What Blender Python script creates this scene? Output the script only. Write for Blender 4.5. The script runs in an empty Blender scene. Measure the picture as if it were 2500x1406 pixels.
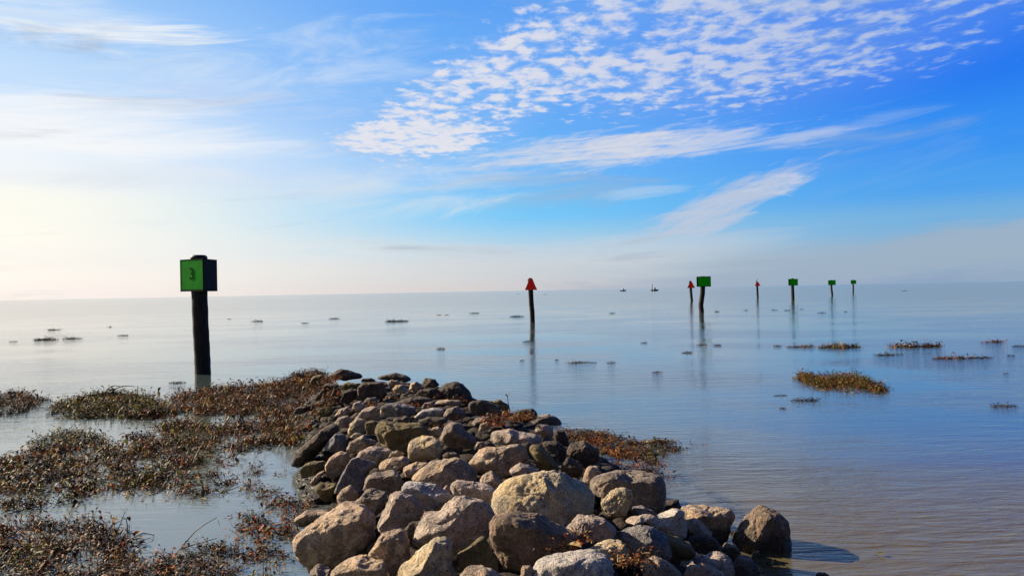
import bpy, bmesh, math, random
import numpy as np
from mathutils import Vector, Matrix

random.seed(7)
RNG = np.random.RandomState(11)
R = math.radians
S = bpy.context.scene
C = S.collection

# ------------------------------------------------------------------ camera
CAM_H = 2.1
F_PX = 1875.0                       # focal length in pixels of the 2500 px wide photograph
ROLL = math.atan(0.0186)
PITCH = 0.0036
Fw = Vector((0, math.cos(PITCH), math.sin(PITCH)))
Z2 = Vector((0, -math.sin(PITCH), math.cos(PITCH)))
Xw = Vector((1, 0, 0))
Rt = Xw * math.cos(ROLL) - Z2 * math.sin(ROLL)
Up = Z2 * math.cos(ROLL) + Xw * math.sin(ROLL)
CAM = Vector((0, 0, CAM_H))
cd = bpy.data.cameras.new('camera')
cam = bpy.data.objects.new('camera', cd); C.objects.link(cam)
cam.matrix_world = Matrix(((Rt.x, Up.x, -Fw.x, 0), (Rt.y, Up.y, -Fw.y, 0), (Rt.z, Up.z, -Fw.z, CAM_H), (0, 0, 0, 1)))
cd.sensor_width = 36; cd.sensor_fit = 'HORIZONTAL'; cd.lens = 36 * F_PX / 2500
cd.clip_start = 0.05; cd.clip_end = 40000
S.camera = cam

def ray(px, py):
    return Fw + Rt * ((px - 1250) / F_PX) + Up * ((703 - py) / F_PX)
def at_depth(px, py, D):
    return CAM + ray(px, py) * D
def on_water(px, py, z=0.0):
    d = ray(px, py)
    return CAM + d * ((z - CAM_H) / d.z)
def azel(px, py):
    d = ray(px, py).normalized()
    return math.atan2(d.x, d.y), math.asin(d.z)
def lin(r, g, b):
    return tuple(((c / 255 / 12.92) if c / 255 <= 0.04045 else ((c / 255 + 0.055) / 1.055) ** 2.4) for c in (r, g, b)) + (1,)

# ------------------------------------------------------------------ sun, view
SUN_AZ, SUN_EL = R(-63), R(25)
sd = Vector((math.sin(SUN_AZ) * math.cos(SUN_EL), math.cos(SUN_AZ) * math.cos(SUN_EL), math.sin(SUN_EL)))
sl = bpy.data.lights.new('sun', 'SUN'); sl.energy = 5.0; sl.angle = R(0.6); sl.color = (1.0, 0.84, 0.64)
sun = bpy.data.objects.new('sun', sl); C.objects.link(sun)
sun.rotation_euler = (-sd).to_track_quat('-Z', 'Y').to_euler()
S.view_settings.view_transform = 'Standard'; S.view_settings.look = 'None'
S.view_settings.gamma = 1; S.view_settings.exposure = 1.05

# ------------------------------------------------------------------ sky
world = bpy.data.worlds.new('World'); S.world = world; world.use_nodes = True
nt = world.node_tree; nt.nodes.clear()
class G:
    """small helper to write node maths as expressions"""
    def __init__(s, tree): s.t = tree
    def n(s, kind, **kw):
        o = s.t.nodes.new(kind)
        for k, v in kw.items(): setattr(o, k, v)
        return o
    def put(s, sock, v):
        if hasattr(v, 'is_linked') or hasattr(v, 'links'): s.t.links.new(v, sock)
        else: sock.default_value = v
    def m(s, op, a, b=0.0, c=None, clamp=False):
        o = s.n('ShaderNodeMath', operation=op, use_clamp=clamp)
        s.put(o.inputs[0], a); s.put(o.inputs[1], b)
        if c is not None: s.put(o.inputs[2], c)
        return o.outputs[0]
    def add(s, a, b): return s.m('ADD', a, b)
    def sub(s, a, b): return s.m('SUBTRACT', a, b)
    def mul(s, a, b): return s.m('MULTIPLY', a, b)
    def mx(s, a, b): return s.m('MAXIMUM', a, b)
    def rng(s, v, a, b, c=0.0, d=1.0, smooth=True):
        o = s.n('ShaderNodeMapRange', interpolation_type='SMOOTHSTEP' if smooth else 'LINEAR')
        s.put(o.inputs[0], v); s.put(o.inputs[1], a); s.put(o.inputs[2], b); s.put(o.inputs[3], c); s.put(o.inputs[4], d)
        return o.outputs[0]
    def mix(s, f, a, b, mode='MIX'):
        o = s.n('ShaderNodeMix', data_type='RGBA', blend_type=mode)
        s.put(o.inputs[0], f); s.put(o.inputs[6], a); s.put(o.inputs[7], b)
        return o.outputs[2]
    def ramp(s, v, stops, interp='EASE'):
        o = s.n('ShaderNodeValToRGB'); o.color_ramp.interpolation = interp
        el = o.color_ramp.elements
        while len(el) > 1: el.remove(el[-1])
        el[0].position = stops[0][0]; el[0].color = stops[0][1]
        for p, c in stops[1:]:
            e = el.new(p); e.color = c
        s.put(o.inputs[0], v)
        return o.outputs[0]
    def noise(s, vec, scale, detail=3, rough=0.5, dist=0.0, lac=2.0):
        o = s.n('ShaderNodeTexNoise'); s.put(o.inputs['Vector'], vec)
        o.inputs['Scale'].default_value = scale; o.inputs['Detail'].default_value = detail
        o.inputs['Roughness'].default_value = rough; o.inputs['Distortion'].default_value = dist
        o.inputs['Lacunarity'].default_value = lac
        return o.outputs[0]
    def comb(s, x, y, z=0.0):
        o = s.n('ShaderNodeCombineXYZ'); s.put(o.inputs[0], x); s.put(o.inputs[1], y); s.put(o.inputs[2], z)
        return o.outputs[0]
    def sep(s, v):
        o = s.n('ShaderNodeSeparateXYZ'); s.put(o.inputs[0], v); return o.outputs

g = G(nt)
tc = g.n('ShaderNodeTexCoord').outputs['Generated']
dx, dy, dz = g.sep(tc)
AZ = g.m('ARCTAN2', dx, dy)
EL = g.m('ARCSINE', dz)
ELa = g.m('ABSOLUTE', EL)
# elevation 0..0.45 rad over the ramps
def ev(py): return max(0.0, azel(1250, py)[1]) / 0.45
e = g.m('DIVIDE', ELa, 0.45, clamp=True)
left = g.ramp(e, [(0, lin(253, 244, 240)), (ev(650), lin(255, 249, 243)), (ev(520), lin(255, 252, 240)), (ev(400), lin(240, 246, 253)), (ev(250), lin(196, 224, 254)), (ev(120), lin(170, 210, 253)), (ev(0), lin(150, 198, 252)), (1, lin(120, 175, 245))])
mid = g.ramp(e, [(0, lin(214, 210, 212)), (ev(660), lin(208, 214, 220)), (ev(600), lin(172, 212, 238)), (ev(520), lin(116, 202, 252)), (ev(420), lin(114, 190, 252)), (ev(250), lin(94, 174, 251)), (ev(100), lin(84, 166, 250)), (ev(0), lin(80, 160, 249)), (1, lin(60, 120, 225))])
right = g.ramp(e, [(0, lin(140, 166, 198)), (ev(650), lin(144, 176, 204)), (ev(570), lin(112, 176, 226)), (ev(500), lin(66, 160, 242)), (ev(400), lin(40, 144, 246)), (ev(250), lin(14, 118, 244)), (ev(100), lin(16, 118, 244)), (ev(0), lin(36, 132, 245)), (1, lin(26, 98, 200))])
c = g.mix(g.rng(AZ, azel(0, 400)[0] - 0.02, azel(1350, 400)[0]), left, mid)
c = g.mix(g.rng(AZ, azel(1050, 400)[0], azel(2450, 400)[0]), c, right)
# away from the sun, behind the camera, the sky is darkened blue to cut fill
back = g.ramp(e, [(0, lin(100, 112, 130)), (0.3, lin(50, 80, 130)), (1, lin(32, 60, 120))])
c = g.mix(g.rng(dy, 0.35, -0.35), c, g.mix(g.rng(dx, -0.9, -0.2), lin(225, 215, 205), back))

c = g.mix(g.rng(EL, 0.42, 1.15), c, lin(26, 52, 118))  # zenith out of view darkened too, to lower the ambient light

def emask(px, py, rx, ry, rot=0.0, soft=1.0):
    a0, e0 = azel(px, py)
    cr, sr = math.cos(R(rot)), math.sin(R(rot))
    A = g.sub(AZ, a0); E = g.sub(EL, e0)
    u = g.mul(g.add(g.mul(A, cr), g.mul(E, sr)), F_PX / rx)
    v = g.mul(g.sub(g.mul(E, cr), g.mul(A, sr)), F_PX / ry)
    r2 = g.m('SQRT', g.add(g.mul(u, u), g.mul(v, v)))
    return g.rng(r2, 1.0 + soft * 0.5, 1.0 - soft * 0.9, 0, 1)

zc = g.mx(dz, 0.03)
PX = g.m('DIVIDE', dx, zc); PY = g.m('DIVIDE', dy, zc)
ang = g.comb(g.mul(AZ, 1.0), g.mul(EL, 1.0), 0.0)
def streak(sx, sy, rot, detail=5, rough=0.6, seed=0.0, dist=0.0):
    cr, sr = math.cos(R(rot)), math.sin(R(rot))
    u = g.add(g.mul(AZ, cr), g.mul(EL, sr)); v = g.sub(g.mul(EL, cr), g.mul(AZ, sr))
    return g.noise(g.comb(g.mul(u, sx), g.mul(v, sy), seed), 1.0, detail, rough, dist)

def clouds(col):
    # broad veils
    n1 = streak(3.2, 26, 3, 5, 0.6, 1.3, 0.6)
    n2 = streak(6, 60, 6, 5, 0.65, 4.7, 0.8)
    def veil(col, m, n, lo, hi, tint, op):
        a = g.mul(g.rng(g.add(n, g.mul(g.sub(m, 1.0), 0.42)), lo, hi), op)
        return g.mix(a, col, tint)
    col = veil(col, emask(170, 300, 640, 125, -2), g.add(g.mul(n1, 0.55), g.mul(n2, 0.45)), 0.26, 0.66, lin(255, 253, 251), 0.85)
    col = veil(col, emask(270, 88, 380, 42, 3), n2, 0.26, 0.62, lin(252, 252, 250), 0.85)
    col = veil(col, emask(80, 15, 420, 60, 2), n1, 0.32, 0.66, lin(240, 246, 252), 0.6)
    col = veil(col, emask(520, 435, 800, 58, 1.5), n1, 0.26, 0.64, lin(226, 232, 240), 0.7)
    col = veil(col, emask(600, 630, 900, 80, 0), n1, 0.32, 0.68, lin(236, 236, 234), 0.55)
    col = veil(col, emask(1400, 625, 700, 60, 2), n1, 0.2, 0.6, lin(214, 216, 222), 0.5)
    col = veil(col, emask(2350, 612, 760, 66, 5), n1, 0.12, 0.42, lin(158, 178, 200), 0.85)
    col = veil(col, emask(620, 235, 420, 70, -2), n2, 0.30, 0.66, lin(210, 222, 246), 0.5)
    n5 = streak(5, 22, 8, 6, 0.62, 12.3, 1.0)
    col = veil(col, emask(700, 150, 700, 170, 6), n5, 0.36, 0.72, lin(214, 230, 250), 0.6)
    col = veil(col, emask(900, 470, 700, 90, 3), n5, 0.34, 0.68, lin(214, 228, 240), 0.6)
    col = veil(col, emask(2100, 420, 560, 120, 8), n5, 0.40, 0.74, lin(120, 172, 236), 0.5)
    # long bright cirrus
    n3 = streak(7, 95, 4, 7, 0.62, 9.1, 0.5)
    n4 = streak(30, 150, 8, 6, 0.65, 2.2, 0.6)
    col = veil(col, emask(1480, 366, 520, 62, 3.5), g.add(g.mul(n3, 0.65), g.mul(n4, 0.35)), 0.27, 0.56, lin(222, 222, 230), 0.92)
    col = veil(col, emask(1850, 340, 330, 34, 2), n3, 0.30, 0.56, lin(190, 205, 235), 0.7)
    col = veil(col, emask(1770, 500, 270, 68, 20), g.add(g.mul(n3, 0.4), g.mul(streak(14, 90, 22, 7, 0.65, 5.5, 0.7), 0.6)), 0.27, 0.56, lin(196, 204, 222), 0.85)
    col = veil(col, emask(1900, 450, 110, 40, 10), n4, 0.33, 0.6, lin(200, 210, 232), 0.8)
    col = veil(col, emask(1570, 468, 150, 26, 2), n3, 0.30, 0.56, lin(170, 205, 238), 0.7)
    col = veil(col, emask(2200, 270, 260, 60, 4), n2, 0.42, 0.68, lin(120, 168, 240), 0.6)
    # altocumulus field laid out on a level sheet high above the sea
    rowv = g.comb(g.mul(PX, 1.0), g.mul(PY, 0.75), 0.0)
    nA = g.noise(rowv, 10.5, 5, 0.58, 0.2)
    vo = g.n('ShaderNodeTexVoronoi', feature='SMOOTH_F1'); g.put(vo.inputs['Vector'], rowv)
    vo.inputs['Scale'].default_value = 9.0; vo.inputs['Smoothness'].default_value = 0.5; vo.inputs['Randomness'].default_value = 0.9
    cell = g.sub(0.85, vo.outputs['Distance'])
    nB = g.noise(rowv, 1.7, 3, 0.5)
    puff = g.add(g.add(g.mul(nA, 0.82), g.mul(cell, 0.20)), g.mul(nB, 0.30))
    m1 = emask(1790, 70, 690, 200, 3, 0.5)
    m2 = emask(1230, 200, 440, 135, 24, 0.5)
    m3 = g.mul(emask(1010, 335, 220, 55, 2, 0.5), 1.3)
    mm = g.mx(g.mx(m1, m2), m3)
    dens = g.add(puff, g.mul(g.sub(mm, 1.0), 0.30))
    a = g.rng(dens, 0.51, 0.70)
    thick = g.rng(dens, 0.58, 0.76)
    tint = g.mix(g.rng(AZ, -0.1, 0.55), lin(240, 236, 238), lin(186, 200, 230))
    shade = g.mix(g.rng(AZ, -0.1, 0.55), lin(214, 222, 242), lin(146, 178, 236))
    col = g.mix(g.mul(mm, 0.18), col, lin(170, 200, 245))
    col = g.mix(g.mul(a, 0.86), col, g.mix(thick, shade, tint))
    return col
c = clouds(c)
sky = g.n('ShaderNodeTexSky', sky_type='NISHITA')
sky.sun_disc = False; sky.sun_elevation = SUN_EL; sky.sun_rotation = SUN_AZ; sky.air_density = 1.0; sky.dust_density = 1.0
nish = g.mix(1.0, sky.outputs[0], (0.1, 0.1, 0.1, 1), 'MULTIPLY')
c = g.mix(0.08, c, nish)
bg = g.n('ShaderNodeBackground'); g.put(bg.inputs[0], c); bg.inputs[1].default_value = 0.483
out = g.n('ShaderNodeOutputWorld'); nt.links.new(bg.outputs[0], out.inputs[0])
world.cycles.sampling_method = 'MANUAL'; world.cycles.sample_map_resolution = 1024

# ------------------------------------------------------------------ helpers
def tag(o, label=None, cat=None, group=None, kind=None):
    if label: o['label'] = label
    if cat: o['category'] = cat
    if group: o['group'] = group
    if kind: o['kind'] = kind
    return o
def link_mesh(name, V, Fc, mat, parent=None, loc=None, smooth=True, mw=None, cols=None):
    me = bpy.data.meshes.new(name)
    V = np.asarray(V, dtype=np.float32)
    if isinstance(Fc, np.ndarray):
        nf, k = Fc.shape
        me.vertices.add(len(V)); me.vertices.foreach_set('co', V.ravel())
        me.loops.add(nf * k); me.loops.foreach_set('vertex_index', Fc.astype(np.int32).ravel())
        me.polygons.add(nf); me.polygons.foreach_set('loop_start', (np.arange(nf) * k).astype(np.int32))
        me.update(calc_edges=True)
    else:
        me.from_pydata(V.tolist(), [], Fc)
        me.update()
    if smooth: me.polygons.foreach_set('use_smooth', [True] * len(me.polygons))
    if cols is not None:
        ca = me.color_attributes.new('tone', 'FLOAT_COLOR', 'POINT')
        ca.data.foreach_set('color', np.asarray(cols, dtype=np.float32).ravel())
    me.validate()
    me.materials.append(mat)
    o = bpy.data.objects.new(name, me); C.objects.link(o)
    if parent is not None: o.parent = parent
    if mw is not None: o.matrix_world = mw
    elif loc is not None: o.location = loc
    return o
def empty(name, loc):
    o = bpy.data.objects.new(name, None); C.objects.link(o); o.location = loc; o.empty_display_size = 0.2
    return o

# vectorised gradient noise for shaping
_P = RNG.permutation(256); _P = np.concatenate([_P, _P, _P])
_Gd = RNG.normal(size=(256, 3)); _Gd /= np.linalg.norm(_Gd, axis=1)[:, None]
def pnoise(p):
    p = np.asarray(p, dtype=float); i = np.floor(p).astype(int); f = p - i; i &= 255
    u = f * f * f * (f * (f * 6 - 15) + 10)
    res = 0
    for a in (0, 1):
        for b in (0, 1):
            for d in (0, 1):
                h = _P[_P[_P[(i[:, 0] + a) & 255] + ((i[:, 1] + b) & 255)] + ((i[:, 2] + d) & 255)]
                gr = _Gd[h]
                off = f - np.array([a, b, d])
                w = (u[:, 0] if a else 1 - u[:, 0]) * (u[:, 1] if b else 1 - u[:, 1]) * (u[:, 2] if d else 1 - u[:, 2])
                res = res + w * (gr * off).sum(1)
    return res * 1.5
def fbm(p, o=3, gain=0.5):
    r = 0; a = 1
    for k in range(o):
        r = r + a * pnoise(p * 2 ** k + 17.3 * k); a *= gain
    return r

# ------------------------------------------------------------------ materials
def rock_material(name, c1, c2, c3, dirt=(0.03, 0.025, 0.02), moss=0.0, pit=1.0):
    m = bpy.data.materials.new(name); m.use_nodes = True; t = m.node_tree
    b = t.nodes['Principled BSDF']; g = G(t)
    tc = g.n('ShaderNodeTexCoord').outputs['Object']
    oi = g.n('ShaderNodeObjectInfo').outputs['Random']
    off = g.comb(g.mul(oi, 37.0), g.mul(oi, 91.0), g.mul(oi, 13.0))
    va = g.n('ShaderNodeVectorMath', operation='ADD'); g.put(va.inputs[0], tc); g.put(va.inputs[1], off)
    P = va.outputs[0]
    n1 = g.noise(P, 4.5, 5, 0.6, 0.6); n2 = g.noise(P, 13, 6, 0.62, 1.0); n3 = g.noise(P, 55, 5, 0.65)
    n4 = g.noise(P, 190, 3, 0.6)
    col = g.mix(g.rng(n1, 0.44, 0.58), c1 + (1,), c2 + (1,))
    col = g.mix(g.rng(n2, 0.50, 0.66), col, c3 + (1,))
    col = g.mix(g.mul(g.rng(n3, 0.53, 0.64), 0.75 * pit), col, dirt + (1,))
    col = g.mix(g.mul(g.rng(n4, 0.45, 0.66), 0.5), col, tuple(min(1, x * 1.7) for x in c3) + (1,))
    # rust and lichen stains with shapes of their own
    n5 = g.noise(P, 8, 4, 0.6, 1.5)
    col = g.mix(g.mul(g.rng(n5, 0.58, 0.70), 0.35), col, (0.36, 0.20, 0.09, 1))
    if moss: col = g.mix(g.mul(g.rng(n2, 0.36, 0.50), moss), col, (0.10, 0.095, 0.03, 1))
    # wet foot by the water
    pz = g.sep(g.n('ShaderNodeNewGeometry').outputs['Position'])[2]
    wet = g.rng(g.add(pz, g.mul(g.sub(n2, 0.5), 0.16)), 0.17, 0.09)
    col = g.mix(g.mul(wet, 0.72), col, (0.022, 0.02, 0.015, 1))
    g.put(b.inputs['Base Color'], col)
    g.put(b.inputs['Roughness'], g.rng(wet, 0, 1, 0.82, 0.32))
    b.inputs['Specular IOR Level'].default_value = 0.2
    h = g.add(g.add(g.mul(n2, 0.5), g.mul(n3, 0.85)), g.mul(n4, 0.25))
    wv = g.n('ShaderNodeVectorMath', operation='ADD'); g.put(wv.inputs[0], P); g.put(wv.inputs[1], g.comb(g.mul(n2, 0.06), g.mul(n1, 0.06), 0.0))
    vf = g.n('ShaderNodeTexVoronoi', feature='F1'); g.put(vf.inputs['Vector'], wv.outputs[0]); vf.inputs['Scale'].default_value = 11.0
    h = g.add(h, g.mul(vf.outputs['Distance'], -0.55))
    h = g.sub(h, g.mul(g.rng(g.noise(P, 28, 4, 0.6, 0.8), 0.58, 0.68), 0.35))
    bp = g.n('ShaderNodeBump'); bp.inputs['Strength'].default_value = 1.0; bp.inputs['Distance'].default_value = 0.04
    g.put(bp.inputs['Height'], h); t.links.new(bp.outputs[0], b.inputs['Normal'])
    return m
RM = {
 'tan':   rock_material('tan_stone', (0.50, 0.35, 0.215), (0.24, 0.18, 0.13), (0.60, 0.47, 0.35)),
 'gold':  rock_material('golden_stone', (0.62, 0.43, 0.22), (0.35, 0.26, 0.18), (0.72, 0.58, 0.39)),
 'pink':  rock_material('pink_stone', (0.44, 0.33, 0.25), (0.22, 0.18, 0.15), (0.58, 0.48, 0.39)),
 'grey':  rock_material('grey_stone', (0.24, 0.185, 0.14), (0.12, 0.10, 0.085), (0.40, 0.33, 0.26)),
 'brown': rock_material('brown_stone', (0.20, 0.14, 0.095), (0.12, 0.09, 0.065), (0.36, 0.26, 0.18)),
 'blue':  rock_material('blue_grey_stone', (0.12, 0.13, 0.15), (0.17, 0.15, 0.135), (0.36, 0.33, 0.31)),
 'white': rock_material('pale_stone', (0.54, 0.46, 0.38), (0.22, 0.21, 0.24), (0.66, 0.60, 0.52)),
 'olive': rock_material('olive_stone', (0.23, 0.17, 0.085), (0.13, 0.10, 0.055), (0.34, 0.26, 0.15), moss=0.5),
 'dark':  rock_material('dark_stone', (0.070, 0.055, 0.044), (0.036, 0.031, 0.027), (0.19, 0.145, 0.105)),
}
# ------------------------------------------------------------------ water
def water_material():
    m = bpy.data.materials.new('lake_water'); m.use_nodes = True; t = m.node_tree
    b = t.nodes['Principled BSDF']; g = G(t)
    P = g.n('ShaderNodeNewGeometry').outputs['Position']
    x, y, z = g.sep(P)
    d = g.m('SQRT', g.add(g.mul(x, x), g.mul(y, y)))
    silt = g.noise(P, 0.12, 3, 0.5)
    shallow = g.mul(g.rng(g.sub(x, g.mul(silt, 1.5)), -0.2, 1.6), g.rng(g.add(y, g.mul(silt, 3.0)), 14, 8))
    deep = g.mix(silt, (0.07, 0.098, 0.088, 1), (0.045, 0.068, 0.062, 1))
    pool = g.mul(g.rng(x, -0.6, -2.2), g.rng(y, 17, 9))
    deep = g.mix(pool, deep, (0.125, 0.145, 0.125, 1))
    g.put(b.inputs['Base Color'], g.mix(shallow, deep, (0.105, 0.082, 0.033, 1)))
    g.put(b.inputs['Roughness'], g.rng(d, 10, 120, 0.05, 0.11, smooth=False))
    g.put(b.inputs['IOR'], g.rng(shallow, 0, 1, 1.85, 1.28))
    # small ripples whose crests run across the wind; calm and rippled patches
    warp = g.noise(P, 0.35, 3, 0.5)
    r1 = g.noise(g.comb(g.mul(x, 0.9), g.add(g.mul(y, 3.4), g.mul(warp, 1.5)), 0.0), 1.0, 4, 0.55, 0.4)
    r2 = g.noise(g.comb(g.mul(x, 3.5), g.add(g.mul(y, 12.0), g.mul(warp, 4.0)), 3.0), 1.0, 4, 0.55, 0.3)
    r3 = g.noise(g.comb(g.mul(x, 0.12), g.mul(y, 0.30), 7.0), 1.0, 4, 0.55, 0.3)
    calm = g.rng(g.noise(g.comb(g.mul(x, 0.10), g.mul(y, 0.16), 0.0), 1.0, 3, 0.5), 0.40, 0.60, 0.25, 1.15)
    # the pool behind the plant mats on the left is sheltered
    shel = g.rng(g.add(x, g.mul(y, 0.22)), -1.2, 0.4, 0.35, 1.0)
    near = g.rng(d, 6, 16, 0, 1)
    amp = g.mul(calm, g.mx(shel, near))
    h = g.add(g.add(g.mul(r1, 1.0), g.mul(r2, 0.58)), g.mul(r3, 2.6))
    bp = g.n('ShaderNodeBump'); bp.inputs['Distance'].default_value = 0.05
    g.put(bp.inputs['Strength'], g.mul(amp, g.m('DIVIDE', 0.7, g.add(1.0, g.mul(d, 0.036)))))
    g.put(bp.inputs['Height'], h); t.links.new(bp.outputs[0], b.inputs['Normal'])
    return m
WM = water_material()
w = link_mesh('water', [(-15000, -40, 0), (15000, -40, 0), (15000, 15000, 0), (-15000, 15000, 0)], [[0, 1, 2, 3]], WM, smooth=False)
tag(w, kind='structure')
mb = bpy.data.materials.new('lake_bed_mud'); mb.use_nodes = True
gb = G(mb.node_tree)
gb.put(mb.node_tree.nodes['Principled BSDF'].inputs['Base Color'], gb.mix(gb.noise(gb.n('ShaderNodeNewGeometry').outputs['Position'], 0.5, 4), (0.09, 0.07, 0.05, 1), (0.14, 0.11, 0.08, 1)))
lb = link_mesh('lake_bed', [(-15000, -40, -1.6), (15000, -40, -1.6), (15000, 15000, -1.6), (-15000, 15000, -1.6)], [[0, 1, 2, 3]], mb, smooth=False)
tag(lb, kind='structure')

# ------------------------------------------------------------------ the jetty's shape
Rw = [on_water(*p) for p in ((1840, 1500), (1800, 1400), (1790, 1330), (1720, 1260), (1640, 1190), (1480, 1110), (1330, 1040), (1240, 1005), (1160, 970), (1120, 950))]
Lw = [on_water(*p) for p in ((700, 1500), (725, 1406), (715, 1310), (700, 1200), (690, 1110), (690, 1040), (700, 985), (730, 950))]
ry = [p.y for p in Rw]; rx = [p.x for p in Rw]; ly = [p.y for p in Lw]; lx = [p.x for p in Lw]
YEND = 16.6
def mound(x, y):
    xl = np.interp(y, ly, lx); xr = np.interp(y, ry, rx)
    t = (x - (xl + xr) / 2) / ((xr - xl) / 2)
    top = np.interp(y, [2, 6, 10, 14, 15.6, YEND], [0.62, 0.62, 0.60, 0.55, 0.42, -0.1])
    return np.where(np.abs(t) < 1.25, top * (1 - np.abs(t) ** 2.4), -0.5)
def hit(px, py, lift=0.0):
    d = ray(px, py); D = np.arange(2.6, 18, 0.02)
    X = d.x * D; Y = d.y * D; Z = CAM_H + d.z * D
    gap = Z - np.maximum(mound(X, Y) + lift, 0.0)
    k = np.where((gap <= 0))[0]
    if len(k): return D[k[0]]
    Ym = Y < 15.6
    return D[Ym][np.argmin(gap[Ym])]

# ------------------------------------------------------------------ rocks
_ico = {}
def ico(s):
    if s not in _ico:
        bm = bmesh.new(); bmesh.ops.create_icosphere(bm, subdivisions=s, radius=1)
        V = np.array([v.co[:] for v in bm.verts]); Fc = np.array([[v.index for v in f.verts] for f in bm.faces])
        bm.free(); _ico[s] = (V, Fc)
    return _ico[s]
VIEW = {'A': (680, 860, 4.135), 'B': (680, 1120, 4.808), 'C': (1140, 1120, 4.808), 'D': (1120, 940, 3.906), 'E': (1540, 1160, 4.808), 'P': (0, 0, 1.0)}
PLANES = {   # broad worn faces of the stones that show them plainly
 "large tan boulder with a dark wet underside at the jetty's left edge": [(-.15, -.45, .88, .62), (.05, -.80, -.6, .52)],
 "big brown boulder in shade directly below the biggest golden boulder": [(.40, -.92, -.05, .5)],
 "biggest boulder of the pile": [(.78, -.55, .2, .62), (-.45, -.75, .45, .72)],
 "large purple-grey boulder with pitted tan left side": [(.42, -.9, .1, .55), (-.75, -.5, .4, .68)],
 "pinkish boulder with a bright rim": [(-.75, -.45, .45, .65), (.4, -.88, 0, .58)],
 "bright golden wedge-shaped stone in front of the weed-capped grey boulder": [(-.45, -.8, .42, .5), (.6, -.6, -.5, .6)],
 "tall slanted blue-grey boulder with a long bright left edge": [(.3, -.92, .2, .35)],
 "ribbed orange-tan boulder standing at the bottom edge left of the striped dark stone": [(-.6, -.5, .6, .6), (.5, -.85, 0, .6)],
 "square mossy olive boulder with a flat top": [(.25, -.95, -.1, .5), (0, -.2, .98, .7), (-.8, -.5, .1, .7)],
 "broad flat-topped tan boulder near the right waterline": [(0, -.3, .95, .75), (.15, -.9, -.35, .5)],
 "broad ribbed tan boulder with a cracked right half": [(-.5, -.7, .5, .6), (.7, -.65, .1, .58)],
 "tall dark boulder standing alone in the water at the right": [(.42, -.9, -.12, .42), (-.8, -.2, .5, .86)],
 "squat grey-brown block with flat top": [(.15, -.98, -.1, .5), (0, -.2, .98, .7)],
 "large dark block in the middle of the far end": [(.2, -.97, 0, .5)],
 "pale grey peaked stone right of the thin pink slab": [(-.5, -.5, .7, .5), (.5, -.85, 0, .5)],
 "dark striped stone with a pale rim": [(.2, -.97, 0, .45)],
 "cracked domed boulder with an orange-lit left foot in the middle of the pile": [(-.5, -.7, .5, .7), (.6, -.7, .2, .6)],
}
GROUP_R = 'stones piled up as the rock jetty'
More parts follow.
